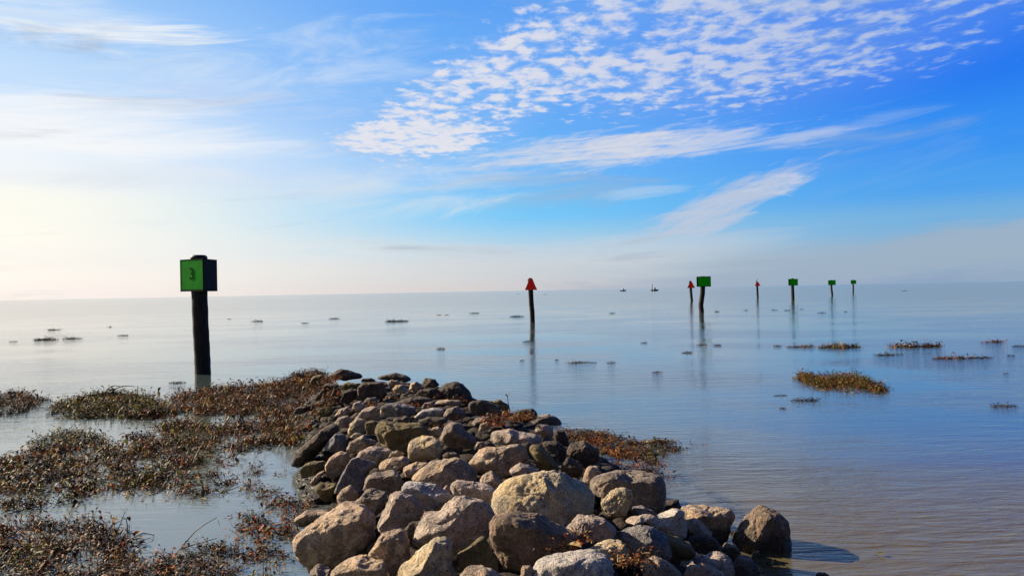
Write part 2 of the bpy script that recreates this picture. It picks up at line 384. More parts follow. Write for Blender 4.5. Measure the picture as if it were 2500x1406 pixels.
def rock(view, mat, label, pts, angular=0.5, ext=0.16, depth=1.0, group=GROUP_R, D=None, rough=1.0):
    ox, oy, sc = VIEW[view]
    nums = [float(v) for v in pts.replace(',', ' ').split()]
    poly = np.array(nums).reshape(-1, 2) / sc + np.array([ox, oy])
    x0, y0 = poly.min(0); x1, y1 = poly.max(0)
    cen = np.array([(x0 + x1) / 2, (y0 + y1) / 2]) * 0.5 + poly.mean(0) * 0.5
    if D is None: D = hit(cen[0], min(cen[1] + 0.15 * (y1 - y0), 1440))
    # the foot of the stone reaches down behind the stones in front of it
    q = poly.copy()
    low = q[:, 1] > cen[1]
    q[low, 1] += (q[low, 1] - cen[1]) * ext
    px = (q - cen) / F_PX * D
    u = px[:, 0]; v = -px[:, 1]
    th = np.arctan2(v, u); rr = np.hypot(u, v)
    order = np.argsort(th); th = th[order]; rr = rr[order]
    # resample the outline along its straight edges, then soften
    U = rr * np.cos(th); Vv = rr * np.sin(th)
    TH = np.linspace(-math.pi, math.pi, 145)[:-1]; RR = np.zeros_like(TH)
    n = len(U)
    for k, a in enumerate(TH):
        ca, sa = math.cos(a), math.sin(a); best = 0
        for i in range(n):
            j = (i + 1) % n
            ex, ey = U[j] - U[i], Vv[j] - Vv[i]
            den = ca * ey - sa * ex
            if abs(den) < 1e-9: continue
            r_ = (U[i] * ey - Vv[i] * ex) / den; s_ = (U[i] * sa - Vv[i] * ca) / den
            if r_ > 0 and -0.001 <= s_ <= 1.001: best = max(best, r_)
        RR[k] = best
    RR[RR == 0] = RR[RR > 0].mean()
    for _ in range(3): RR = 0.25 * np.roll(RR, 1) + 0.5 * RR + 0.25 * np.roll(RR, -1)
    RR *= 1.03
    wpx = x1 - x0; hpx = y1 - y0
    size = math.sqrt(wpx * hpx) / F_PX * D
    sub = 6 if wpx > 70 else 5 if wpx > 28 else 4
    S3, Fc = ico(sub)
    sx, sy, sz = S3[:, 0], S3[:, 1], S3[:, 2]
    a = np.arctan2(sz, sx); rho = np.hypot(sx, sz)
    ro = np.interp(a, np.concatenate([TH, [math.pi]]), np.concatenate([RR, RR[:1]]))
    rs = np.random.RandomState(int(abs(cen[0] * 31 + cen[1] * 7)) % 100000)
    T = (0.30 * wpx + 0.20 * hpx) / F_PX * D * depth
    # worn facets: cut the bulge with soft random planes, most of them facing up and outwards
    k = np.ones(len(S3)); cut = np.full(len(S3), 0.0)
    NP = 9
    pw = 44.0
    angular = min(1.0, angular + 0.4)
    acc = np.ones(len(S3))
    for _ in range(NP):
        nrm = rs.normal(size=3); nrm[1] *= 1.6; nrm /= np.linalg.norm(nrm)
        cc = rs.uniform(0.54, 0.90) + (1 - abs(nrm[1])) * 0.16
        dt = np.maximum(S3 @ nrm, 1e-3) / cc
        acc += dt ** pw
    for nx_, ny_, nz_, c_ in PLANES.get(label.split(',')[0], []):
        nrm = np.array([nx_, ny_, nz_]); nrm /= np.linalg.norm(nrm)
        acc += (np.maximum(S3 @ nrm, 1e-3) / c_) ** pw
    fac = acc ** (-1 / pw)
    f = 1 - angular + angular * fac * 1.04
    # restore the traced outline near the rim, keep facets over the face
    rim = np.clip((rho - 0.75) / 0.25, 0, 1)
    f = f * (1 - 0.35 * rim) + 0.35 * rim
    P3 = np.stack([ro * (rho ** 0.82) * np.cos(a) * f, np.sign(sy) * np.abs(sy) ** 0.85 * T * f, ro * (rho ** 0.82) * np.sin(a) * f], 1)
    seed = rs.uniform(0, 50, 3)
    d1 = fbm(P3 / size * 1.7 + seed, 2); d2 = fbm(P3 / size * 6 + seed, 3, 0.6)
    rid = 1 - np.abs(pnoise(P3 / size * 3.1 + seed + 9)) * 2.2
    nr = P3 / (np.linalg.norm(P3, axis=1)[:, None] + 1e-6)
    P3 = P3 + nr * (size * (0.055 * d1 + 0.020 * rough * d2 - 0.022 * rough * np.clip(rid, 0, 1) ** 4))[:, None]
    if sub == 6: P3 = P3 + nr * (size * 0.007 * rough * fbm(P3 / size * 24 + seed, 2))[:, None]
    c0 = at_depth(cen[0], cen[1], D)
    MW = Matrix(((Rt.x, Fw.x, Up.x), (Rt.y, Fw.y, Up.y), (Rt.z, Fw.z, Up.z)))
    Wp = P3 @ np.array(MW).T
    o = link_mesh('rock', Wp, Fc, RM[mat], loc=c0)
    tag(o, label, 'rock', group)
    return o

ROCKS = [
# ---- front left (view B)
('B','tan',"large tan boulder with a dark wet underside at the jetty's left edge, beside the pool","215,930 300,830 560,640 760,530 830,560 1010,580 1120,680 1170,880 1100,1000 900,1180 640,1300 380,1250 270,1110 235,1000",0.5),
('B','tan',"small rounded tan stone just above the large boulder at the left edge","690,440 760,350 850,310 940,380 930,460 850,540 720,540",0.6),
('B','grey',"grey stone leaning behind the big left boulder, right of a small tan cobble","870,560 1000,390 1080,360 1260,400 1250,480 1180,600 1120,680 1010,620",0.6),
('B','pink',"pinkish boulder with a bright rim, right of the large left-edge boulder","1110,780 1270,540 1300,440 1420,400 1560,450 1650,560 1680,640 1560,740 1430,830 1290,870 1170,850",0.7),
('B','white',"pale stone with a blue-grey face and yellow foot above the pinkish boulder","1455,340 1500,285 1640,275 1860,280 1930,350 2080,460 1990,560 1860,620 1700,610 1650,560 1560,450 1470,420",0.7),
('B','pink',"speckled pink stone touching the upper left of the biggest boulder","2010,310 2080,260 2250,290 2450,320 2560,380 2580,440 2500,520 2350,480 2150,450 2040,400",0.6),
('B','tan',"tiny tan pebble wedged between the pale stone and the speckled pink stone","1920,360 1970,310 2015,350 2010,420 1950,420",0.4),
('B','grey',"squat grey-brown block with flat top, left of the cracked domed boulder","1005,350 1040,210 1110,180 1310,150 1420,180 1480,260 1480,370 1330,390 1200,370 1080,350",0.8),
('B','olive',"mossy lump at the pool's edge beside a yellow-green leaf","425,330 500,275 680,270 720,320 660,400 640,470 560,480 490,420",0.5),
('B','tan',"flat pale stone lying in brown weeds left of the jetty","190,700 330,600 560,620 600,640 420,730 300,770",0.5),
('B','tan',"upright tan stone with an orange lit side, right of the large left-edge boulder's foot","1040,1150 1150,990 1200,900 1400,850 1510,880 1560,1000 1550,1150 1480,1230 1330,1330 1270,1210 1150,1170",0.7),
('B','tan',"wide tan stone at the photo's bottom edge below the large left boulder","640,1310 780,1220 900,1170 1240,1180 1310,1260 1340,1400 1300,1500 800,1500 620,1420",0.6),
('B','grey',"small grey wedge at the bottom edge, leftmost stone of the front row","370,1330 440,1255 650,1340 760,1400 700,1500 380,1500",0.8),
('B','gold',"ribbed orange-tan boulder standing at the bottom edge left of the striped dark stone","1400,1370 1420,1250 1520,1230 1620,1130 1820,960 1960,970 2020,1050 2030,1200 2080,1400 2060,1550 1400,1550",0.6),
('B','pink',"large purple-grey boulder with pitted tan left side, left of the biggest boulder","1590,940 1640,800 1700,650 1850,640 1930,560 2090,470 2350,480 2480,560 2520,700 2500,830 2440,920 2300,960 2100,1100 2030,1130 1900,1020 1700,1030",0.6),
('B','olive',"dark striped stone with a pale rim, left of the big brown boulder","2090,1120 2200,1020 2400,910 2460,960 2560,1150 2560,1300 2420,1280 2250,1290 2130,1280",0.8),
('B','tan',"pale stub of stone at the bottom edge under the striped dark stone","2120,1400 2200,1290 2400,1270 2500,1300 2620,1400 2620,1550 2120,1550",0.6),
('B','tan',"tan slab tucked under the left shoulder of the cracked domed boulder","1465,110 1620,40 1770,60 1640,130 1560,200 1500,190",0.8),
('B','dark',"dark stone low in the gap between the pinkish boulder and the purple-grey one","1440,860 1560,740 1680,730 1690,800 1600,900 1520,880",0.6),
# ---- centre (view C)
('C','gold',"biggest boulder of the pile, domed with a pitted golden lit face","320,560 350,400 440,290 560,225 720,195 900,190 1080,180 1180,200 1280,280 1420,340 1500,460 1535,600 1480,660 1300,660 1180,730 1050,740 950,700 860,720 720,680 500,640 370,690 330,620",0.45),
('C','brown',"big brown boulder in shade directly below the biggest golden boulder","300,900 310,720 380,650 540,630 720,680 900,720 1060,810 1180,880 1300,870 1330,930 1200,1060 1000,1120 760,1220 560,1250 400,1240 340,1050 320,1000",0.5),
('C','pink',"smooth rounded stone with a pinkish end, lower right of the biggest boulder","1160,840 1300,680 1480,670 1620,720 1740,820 1740,890 1640,930 1500,920 1380,880 1300,870 1200,870",0.25),
('C','tan',"small tan stone just above the left shoulder of the biggest boulder","140,260 180,200 290,155 370,200 420,270 400,330 280,300 150,290",0.6),
('C','tan',"tan upright stub at the left end of the weed-capped grey boulder","1345,270 1380,200 1400,110 1450,80 1540,90 1560,150 1500,200 1470,280 1460,340 1400,310",0.5),
('C','grey',"large grey boulder by the right waterline with brown weed on its top","1465,280 1500,200 1620,150 1800,130 2060,160 2230,200 2290,300 2290,500 2240,560 1960,560 1930,470 1700,400 1560,480 1500,420 1470,350",0.5),
('C','gold',"bright golden wedge-shaped stone in front of the weed-capped grey boulder","1575,500 1650,420 1760,325 1860,320 1925,360 1940,480 1920,560 1880,660 1750,650 1640,610",0.8),
('C','blue',"flat blue-grey slab below the weed-capped grey boulder","1940,570 2060,560 2180,600 2260,650 2150,670 1950,640",0.5),
('C','pink',"thin pink flat slab pointing left, below the golden wedge stone","1840,750 1900,710 2050,665 2160,665 2230,690 2060,740 1930,760",0.7),
('C','blue',"rounded dark blue-grey boulder right of the smooth pink-ended stone","1815,900 1900,830 2050,790 2200,820 2330,940 2400,1080 2380,1160 2200,1190 2000,1150 1850,1060",0.35),
('C','gold',"yellowish stone wedged left of the rounded blue-grey boulder","1400,1100 1540,1020 1680,980 1810,985 1870,1050 1920,1130 1900,1200 1720,1210 1500,1160",0.7),
('C','white',"wide pale blue-white boulder at the bottom edge, middle of the front row","740,1375 880,1220 1060,1150 1280,1150 1500,1120 1620,1160 1700,1260 1710,1420 1680,1550 740,1550",0.6),
('C','tan',"small tan stone at the left flank of the pale blue-white front boulder","610,1380 660,1250 740,1240 800,1300 740,1400 700,1480 610,1450",0.5),
('C','tan',"pointed tan and grey stone at the bottom edge, right of the straw tuft","2050,1260 2220,1155 2260,1170 2420,1260 2520,1350 2500,1450 2120,1450",0.8),
('C','pink',"dull purple-grey stone peeping over the top of the biggest boulder","500,140 620,60 740,80 860,160 820,200 600,220",0.5),
# ---- upper right (view D)
('D','tan',"broad ribbed tan boulder with a cracked right half, behind the biggest boulder","90,740 210,620 260,595 370,590 480,565 590,560 650,640 660,720 560,780 430,840 380,840 260,820 140,800",0.7),
('D','olive',"smooth olive-brown stone right of the broad ribbed boulder","680,620 700,570 780,580 870,660 950,780 940,860 800,850 720,720",0.4),
('D','pink',"long reddish slab under the patch of red leaves","290,560 330,450 480,430 640,470 750,480 820,540 700,590 500,560",0.6),
('D','dark',"dark boulder with a pink knob at its left end on the right crest","95,230 110,170 200,150 310,160 380,200 420,310 400,370 300,340 200,280",0.5),
('D','olive',"brown stone on the crest just right of the dark boulder with the pink knob","320,160 390,140 460,180 495,240 440,290 380,220",0.5),
('D','dark',"flat-topped black stone on the right crest above the red leaves","540,280 600,235 700,225 740,260 740,310 640,350 540,320",0.5),
('D','tan',"tan rounded stone on the right crest where the brown leaf strip begins","680,360 760,300 850,285 940,310 990,370 960,400 850,390 760,380",0.4),
('D','pink',"short reddish block directly under the tan crest stone by the leaf strip","725,440 760,380 850,380 900,400 890,480 780,490",0.5),
('D','dark',"dark upright stone left of the strip of brown leaves","900,500 920,410 1000,420 1050,500 1040,570 940,560",0.5),
('D','dark',"broad blackish-green boulder in shade under the strip of brown leaves","1020,640 1080,560 1190,540 1330,600 1340,700 1240,740 1120,730",0.5),
('D','dark',"black shaded stone low in the hollow left of the tan upright stub","960,760 1040,690 1140,720 1190,800 1160,860 1000,880",0.5),
('D','dark',"long dark shaded boulder between the reddish slab and the leaf strip","800,560 900,530 1010,570 1030,650 960,740 880,660",0.5),
('D','grey',"thin grey slab left of the patch of red leaves","125,360 170,310 290,300 300,330 200,350 140,390",0.6),
('D','tan',"small pale arched stone at the left tip of the red leaf patch","190,430 210,370 270,350 330,390 280,420",0.4),
('D','dark',"small dark stone hiding between the ribbed boulder and the olive-brown stone","600,560 660,540 700,580 700,650 660,640",0.4),
# ---- right end (view E)
('E','tan',"broad flat-topped tan boulder near the right waterline, upper lip overhanging","610,420 700,370 960,375 1150,400 1200,500 1170,640 1100,740 900,700 760,560 640,520",0.6),
('E','tan',"tan stone with black pits in front of the flat-topped right boulder","630,560 760,515 860,580 960,680 900,760 700,700 630,640",0.6),
('E','white',"pale grey peaked stone right of the thin pink slab","200,540 350,470 510,405 610,440 660,620 640,700 480,720 330,660 240,610",0.8),
('E','dark',"low black stone at the waterline above the pale peaked stone","330,350 400,310 520,290 560,280 600,380 520,410 360,400",0.6),
('E','brown',"tall dark boulder standing alone in the water at the right, paler on its left flank","1240,760 1270,640 1330,560 1440,450 1560,370 1650,370 1760,420 1830,500 1850,700 1870,850 1855,1010 1700,1080 1500,1040 1400,1000 1300,950 1240,850",-0.1),
('E','dark',"little black stone at the left foot of the tall lone boulder","1170,700 1180,650 1260,635 1270,690 1230,730",0.4),
('E','gold',"pale yellow wedge stone left of the tall lone boulder's foot","1040,900 1130,800 1220,810 1290,930 1300,1010 1270,1050 1180,1000 1130,930",0.7),
('E','pink',"blotchy purple-brown stone at the lower right below the shaded hollow","590,1110 700,990 830,915 930,950 1040,910 1150,950 1190,1060 1170,1180 1000,1180 860,1040 700,1060",0.7),
('E','tan',"smooth sandy stone on the bottom edge, rightmost of the front row","640,1180 700,1070 840,1030 950,1080 1110,1170 1110,1300 640,1300",0.4),
('E','dark',"dark stone in the hollow below the flat-topped right boulder","680,760 800,700 1000,740 1060,850 960,910 760,880",0.5),
('E','olive',"dark olive stone right of the rounded blue-grey boulder","400,720 560,740 700,800 760,890 700,960 560,960 470,900",0.4),
('E','gold',"small yellow cobble at the base of the tall lone boulder","1400,950 1440,900 1500,890 1510,940 1460,1000 1410,1000",0.6),
('E','pink',"purple-grey stone at the water's edge under the pale yellow wedge","1300,960 1420,960 1480,1060 1520,1183 1300,1250 1200,1183 1220,1050",0.5),
# ---- far part (view A)
('A','dark',"dark humped stone at the far left end of the crest, tip pointing right","500,230 560,190 620,165 720,190 830,220 860,240 820,260 680,270 540,260",0.5),
('A','olive',"brown stone among weeds at the left of the far dark hump","320,300 360,240 440,220 520,250 500,310 400,330",0.5),
('A','dark',"dark pointed stone below the far hump at the left side","360,470 430,370 480,320 590,330 630,400 600,440 480,460",0.8),
('A','dark',"grey flat stone under the dark pointed one on the far left side","350,530 430,480 520,450 600,460 620,520 500,545",0.5),
('A','dark',"low grey stone furthest left among the brown weeds","140,620 180,560 300,530 380,540 330,590 220,610",0.5),
('A','dark',"large dark block in the middle of the far end","780,470 800,370 860,310 1040,305 1090,370 1070,440 930,460",0.6),
('A','dark',"long low dark stone on the far crest, right of the dark hump","980,260 1080,230 1180,213 1270,235 1330,265 1310,290 1150,280",0.5),
('A','dark',"small black stone on the far crest touching the hump's tip","830,290 850,265 930,260 980,285 940,310 860,310",0.5),
('A','pink',"little purplish stone under the long low crest stone","1100,310 1130,280 1200,285 1230,310 1190,335 1120,335",0.5),
('A','gold',"small yellow-brown stone in the middle of the far crest","1150,370 1190,325 1250,330 1310,380 1270,410 1180,400",0.5),
('A','tan',"small tan stone right of the yellow-brown one on the far crest","1310,370 1340,310 1400,295 1440,330 1430,390 1350,400",0.5),
('A','dark',"dark cobble on the crest left of the big black round-backed boulder","1450,300 1480,262 1580,275 1625,330 1560,350 1460,340",0.4),
('A','dark',"purple-brown flat stone leaning on the big black round-backed boulder","1380,430 1440,380 1580,360 1690,430 1640,460 1450,460",0.5),
('A','dark',"big black round-backed boulder on the far right crest against the water","1600,380 1670,312 1770,297 1860,330 1930,410 1975,500 1850,500 1700,480 1620,440",0.3),
('A','dark',"long flat brown slab in the middle distance below the crest","1150,520 1270,470 1400,440 1520,460 1550,490 1400,540 1250,520",0.6),
('A','pink',"small dull-pink stone left of a grey cobble in the middle distance","750,560 770,510 830,490 880,520 860,580 790,600",0.5),
('A','grey',"grey cobble under the large dark block of the far end","860,500 900,460 980,455 1010,490 990,545 900,550",0.4),
('A','blue',"bluish wide stone in the middle distance, right of an orange knob","1040,560 1100,520 1280,520 1380,560 1370,620 1260,650 1110,630",0.4),
('A','gold',"small bright orange knob of stone left of the bluish wide stone","1020,620 1030,580 1070,572 1090,610 1080,655 1040,660",0.5),
('A','pink',"purple slanted stone left of the orange knob","770,670 860,570 980,545 1040,560 1020,620 1040,690 900,680",0.6),
('A','white',"pale grey stone right of the bluish wide stone","1370,650 1450,590 1560,565 1660,580 1650,640 1500,665",0.6),
('A','grey',"rough grey stone just right of the pale grey one, below the black boulder","1660,640 1700,570 1800,550 1880,590 1880,650 1780,680",0.6),
('A','dark',"flat dark stone under the pale grey stone","1380,700 1500,660 1680,660 1710,700 1560,740 1420,740",0.4),
('A','dark',"dark slab behind the square mossy boulder","1150,690 1180,650 1290,645 1370,680 1330,715 1200,715",0.4),
('A','pink',"round pinkish stone left of centre above the long slanted dark boulder","570,720 600,660 700,640 740,680 730,750 640,765",0.3),
('A','gold',"lumpy yellow and pink stone left of the square mossy boulder","700,790 720,730 800,660 890,680 860,740 860,820 780,840 720,820",0.5),
('A','olive',"small olive cobble pressed against the square mossy boulder","860,770 890,700 970,690 1020,740 990,810 900,815",0.4),
('A','olive',"square mossy olive boulder with a flat top",  "960,800 1020,720 1200,710 1420,730 1500,800 1450,880 1330,930 1300,1000 1120,960 1050,930 1000,880",0.7),
('A','tan',"small tan stone between the square mossy boulder and the layered grey one","1510,830 1560,760 1620,750 1650,800 1600,860 1540,860",0.5),
('A','grey',"layered grey-brown domed stone right of the square mossy boulder","1610,870 1680,760 1750,715 1860,710 1920,790 1990,880 1960,940 1820,950 1700,930",0.5),
('A','gold',"golden-ended bean-shaped stone in front of the square mossy boulder","1310,980 1340,900 1450,850 1560,870 1640,890 1670,970 1640,1040 1500,1060 1400,1085 1330,1060",0.4),
('A','tan',"tan stone with pink top left of the mossy boulder's foot","690,970 730,910 860,835 900,870 980,910 950,950 830,990 720,1010",0.6),
('A','blue',"dark blue-grey cobble right of the long slanted dark boulder","470,960 510,880 580,815 680,830 700,900 680,990 560,990",0.5),
('A','dark',"long slanted dark boulder running down to the pool on the left side","110,1110 200,1000 350,850 500,730 580,740 600,800 520,870 450,960 400,1000 330,1060 230,1130",0.5),
('A','olive',"flat-topped brown stone at the pool's edge below the slanted dark boulder","220,1180 280,1120 440,1100 500,1130 470,1190 380,1230 240,1250",0.6),
('A','tan',"upright tan-brown stone left of the tall slanted blue-grey boulder","480,1130 540,1050 620,1005 690,1020 700,1100 640,1200 560,1260 490,1220",0.6),
('A','tan',"thin tilted tan slab at the pool's edge","300,1320 400,1220 470,1190 430,1260 340,1350",0.8),
('A','tan',"speckled tan stone above the squat grey-brown block","1000,1180 1040,1110 1150,1065 1260,1050 1340,1090 1300,1130 1200,1190 1080,1200",0.6),
('A','tan',"small tan pebble above the speckled tan stone","1110,1050 1140,1010 1200,990 1270,1020 1230,1060 1150,1075",0.4),
('A','blue',"tall slanted blue-grey boulder with a long bright left edge","560,1400 650,1220 740,1070 800,1060 920,1090 1000,1130 900,1210 870,1260 860,1370 760,1350 690,1350",0.6),
('A','pink',"pink-topped stone lying over the tall slanted blue-grey boulder","800,1050 830,1000 900,960 1040,955 1160,990 1110,1010 1110,1050 1020,1090 1000,1130 900,1110",0.6),
('A','tan',"cracked domed boulder with an orange-lit left foot in the middle of the pile","1350,1270 1420,1190 1520,1110 1680,1070 1830,1080 1980,1200 1990,1290 1890,1310 1700,1320 1480,1300",0.4),
('A','pink',"dark pink stone at the far left, above the pinkish round one","560,640 610,580 700,550 740,600 680,640",0.6),
('A','gold',"small orange cobble below the lumpy yellow and pink stone","720,850 780,810 840,830 820,870 740,870",0.5),
('A','dark',"dark flat stone at the foot of the layered grey-brown domed one","1640,1050 1700,1010 1800,1015 1840,1060 1750,1080",0.4),
('A','pink',"pale pink pebble above the broad ribbed tan boulder's left end","1990,950 2010,905 2070,900 2090,950 2040,990",0.5),
('A','grey',"grey pebble under the purple-brown flat stone","1440,560 1480,510 1560,500 1600,540 1540,575",0.5),
('A','tan',"narrow tan stone running along the foot of the black round-backed boulder","1570,520 1620,485 1760,480 1850,490 1840,530 1700,530",0.5),
('A','dark',"dark stone between the far pointed stone and the large dark block","630,480 660,400 740,360 790,380 780,460 700,510",0.5),
('A','olive',"brown slab slanting beside the pointed dark stone of the far end","640,330 700,300 800,320 830,350 740,380 650,370",0.5),
('A','olive',"olive stone in the weeds between the slanted dark boulder and far grey stones","400,600 430,560 520,550 560,590 520,640 430,640",0.5),
]
for r_ in ROCKS:
    kw = {}
    if 'lone' in r_[2] and 'tall' in r_[2] and 'standing' in r_[2]: kw['ext'] = 0.25
    rock(r_[0], r_[1], r_[2], r_[3], r_[4], **kw)
rock('P', 'dark', 'black stone tip just breaking the water at the bottom edge, right of the lone boulder', '1994,1402 2000,1398 2014,1397 2024,1403 2026,1416 1992,1416', 0.4, D=5.55)

# small rubble filling the gaps between the stones
S4, F4 = ico(3)
Vs = []; Fs = []; nv = 0
rs = np.random.RandomState(5)
cnt = 0
while cnt < 2300:
    y = rs.uniform(3.0, 16.4); x = rs.uniform(-5, 2.4)
    z = float(mound(x, y))
    if z < -0.12: continue
    if y < 8 and rs.rand() < 0.3: continue
    s = rs.uniform(0.05, 0.13)
    nrm = rs.normal(size=(5, 3)); nrm /= np.linalg.norm(nrm, axis=1)[:, None]
    acc = np.ones(len(S4))
    for nn in nrm: acc += (np.maximum(S4 @ nn, 1e-3) / rs.uniform(0.6, 0.9)) ** 10
    p = S4 * (acc ** -0.1)[:, None] * np.array([rs.uniform(0.8, 1.4), rs.uniform(0.8, 1.4), rs.uniform(0.5, 0.8)]) * s
    p += S4 * (fbm(S4 * 1.6 + cnt * 3.7, 2) * 0.1 * s)[:, None]
    p += np.array([x, y, z - 0.16 - s * 0.2])
    Vs.append(p); Fs.append(F4 + nv); nv += len(p); cnt += 1
DK = rock_material('gap_shade_rubble', (0.045, 0.036, 0.028), (0.026, 0.022, 0.018), (0.09, 0.07, 0.05))  # shade of the gaps is put into this dark rubble colour
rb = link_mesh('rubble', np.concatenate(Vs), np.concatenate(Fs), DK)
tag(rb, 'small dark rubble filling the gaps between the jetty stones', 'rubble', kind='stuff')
# solid core so no light passes under the pile
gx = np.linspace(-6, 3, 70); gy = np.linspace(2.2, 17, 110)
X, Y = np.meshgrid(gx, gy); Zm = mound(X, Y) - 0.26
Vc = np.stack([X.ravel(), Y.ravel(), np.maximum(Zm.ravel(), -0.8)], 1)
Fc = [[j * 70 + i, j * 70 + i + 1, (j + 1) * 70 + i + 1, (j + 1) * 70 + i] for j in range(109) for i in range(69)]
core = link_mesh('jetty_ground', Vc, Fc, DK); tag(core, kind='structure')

# ------------------------------------------------------------------ plants
def leaf_material():
    m = bpy.data.materials.new('withered_leaf'); m.use_nodes = True; t = m.node_tree
    b = t.nodes['Principled BSDF']; g = G(t)
    a = g.n('ShaderNodeAttribute', attribute_name='tone').outputs['Color']
    P = g.n('ShaderNodeNewGeometry').outputs['Position']
    a = g.mix(1.0, a, (0.80, 0.70, 0.46, 1), 'MULTIPLY')
    col = g.mix(g.rng(g.noise(P, 60, 3), 0.35, 0.7), a, g.mix(1.0, a, (0.45, 0.38, 0.3, 1), 'MULTIPLY'))
    g.put(b.inputs['Base Color'], col); b.inputs['Roughness'].default_value = 0.55
    b.inputs['Specular IOR Level'].default_value = 0.18
    tr = g.n('ShaderNodeBsdfTranslucent'); g.put(tr.inputs[0], col)
    mx = g.n('ShaderNodeMixShader'); mx.inputs[0].default_value = 0.28
    t.links.new(b.outputs[0], mx.inputs[1]); t.links.new(tr.outputs[0], mx.inputs[2])
    t.links.new(mx.outputs[0], t.nodes['Material Output'].inputs[0])
    return m
LM = leaf_material()
PAL = {
 'brown': [(0.20, 0.11, 0.055), (0.30, 0.17, 0.08), (0.10, 0.06, 0.035), (0.42, 0.29, 0.17), (0.30, 0.08, 0.035), (0.05, 0.035, 0.02), (0.55, 0.34, 0.13)],
 'rust':  [(0.55, 0.15, 0.035), (0.40, 0.09, 0.025), (0.66, 0.29, 0.08), (0.14, 0.06, 0.03), (0.58, 0.38, 0.20), (0.06, 0.03, 0.02)],
 'olive': [(0.17, 0.20, 0.045), (0.09, 0.11, 0.03), (0.30, 0.30, 0.08), (0.19, 0.12, 0.045), (0.04, 0.045, 0.02), (0.50, 0.42, 0.16)],
 'wine':  [(0.26, 0.085, 0.05), (0.16, 0.055, 0.03), (0.36, 0.19, 0.12), (0.14, 0.11, 0.06), (0.46, 0.33, 0.25), (0.06, 0.03, 0.03)],
 'dark':  [(0.035, 0.032, 0.02), (0.055, 0.045, 0.025), (0.06, 0.035, 0.022)],
 'straw': [(0.62, 0.42, 0.24), (0.45, 0.18, 0.07), (0.36, 0.11, 0.04), (0.70, 0.52, 0.36)],
}
class Plant:
    def __init__(s, seed): s.V = []; s.F = []; s.C = []; s.n = 0; s.r = np.random.RandomState(seed)
    def strip(s, L, Rr, col):      # L, Rr: lists of left / right points
        k = len(L)
        pts = np.empty((2 * k, 3)); pts[0::2] = L; pts[1::2] = Rr
        i = np.arange(k - 1) * 2
        s.F.append(np.stack([i, i + 1, i + 3, i + 2], 1) + s.n); s.V.append(pts)
        s.C.append(np.tile(np.array(col + (1,)), (2 * k, 1))); s.n += 2 * k
    def leaf(s, p, yaw, tilt, ln, wd, col, curl=0.6, mid=True):
        # spoon-shaped blade: two strips folded along the midrib
        t = np.linspace(0, 1, 5)
        a = tilt - curl * t * 1.6
        dx_ = np.cumsum(np.cos(a)) * ln / 5; dz_ = np.cumsum(np.sin(a)) * ln / 5
        h = np.array([math.cos(yaw), math.sin(yaw), 0]); side = np.array([-math.sin(yaw), math.cos(yaw), 0])
        cen = p + dx_[:, None] * h + dz_[:, None] * np.array([0, 0, 1])
        w = wd * np.array([0.15, 0.75, 1.0, 0.75, 0.06])
        upn = np.array([0, 0, 1]) * 0.35
        Lp = cen + (side + upn) * w[:, None] * 0.5; Rp = cen + (-side + upn) * w[:, None] * 0.5
        s.strip(cen, Lp, col); s.strip(Rp, cen, col)
    def stem(s, p, yaw, tilt, ln, th, col, bend=0.3, k=5):
        t = np.linspace(0, 1, k); a = tilt - bend * t
        dx_ = np.concatenate([[0], np.cumsum(np.cos(a[1:]))]) * ln / (k - 1); dz_ = np.concatenate([[0], np.cumsum(np.sin(a[1:]))]) * ln / (k - 1)
        h = np.array([math.cos(yaw), math.sin(yaw), 0])
        cen = p + dx_[:, None] * h + dz_[:, None] * np.array([0, 0, 1])
        side = np.array([-math.sin(yaw), math.cos(yaw), 0])
        rad = th * (1 - 0.6 * t)[:, None]
        a0 = cen + side * rad; b0 = cen - side * rad * 0.6 + np.array([0, 0, 1]) * rad; c0 = cen - side * rad * 0.6 - np.array([0, 0, 1]) * rad
        s.strip(a0, b0, col); s.strip(b0, c0, col); s.strip(c0, a0, col)
        return cen[-1]
    def rosette(s, p, size, pal, n=5, up=0.9):
        r = s.r; n = max(3, n + r.randint(-1, 3))
        for _ in range(n):
            yaw = r.uniform(0, 2 * math.pi); col = tuple(np.array(pal[r.randint(len(pal))]) * r.uniform(0.7, 1.3))
            tilt = r.uniform(0.15, 1.35) * up
            sl_ = size * r.uniform(0.5, 1.2)
            q = np.array(p) + np.append(r.normal(size=2) * size * 0.4, 0)
            tip = s.stem(q, yaw, tilt, sl_, size * 0.04, tuple(np.array(col) * 0.9), r.uniform(-0.2, 0.6), 4)
            if r.rand() < 0.85:
                s.leaf(tip, yaw + r.normal() * 0.5, tilt - r.uniform(0.2, 1.0), size * r.uniform(0.45, 0.95), size * r.uniform(0.14, 0.36), col, r.uniform(0.1, 1.4))
        for _ in range(2):   # leaves flat on the water
            yaw = r.uniform(0, 2 * math.pi); col = tuple(np.array(pal[r.randint(len(pal))]) * r.uniform(0.6, 1.1))
            q = np.array(p) + np.append(r.normal(size=2) * size * 0.6, 0.008)
            s.leaf(q, yaw, r.uniform(0.0, 0.35), size * r.uniform(0.4, 0.8), size * r.uniform(0.25, 0.5), col, r.uniform(0.0, 0.3))
    def build(s, name, origin=(0, 0, 0)):
        V = np.concatenate(s.V) - np.array(origin)
        return link_mesh(name, V, np.concatenate(s.F), LM, loc=origin, smooth=True, cols=np.concatenate(s.C))

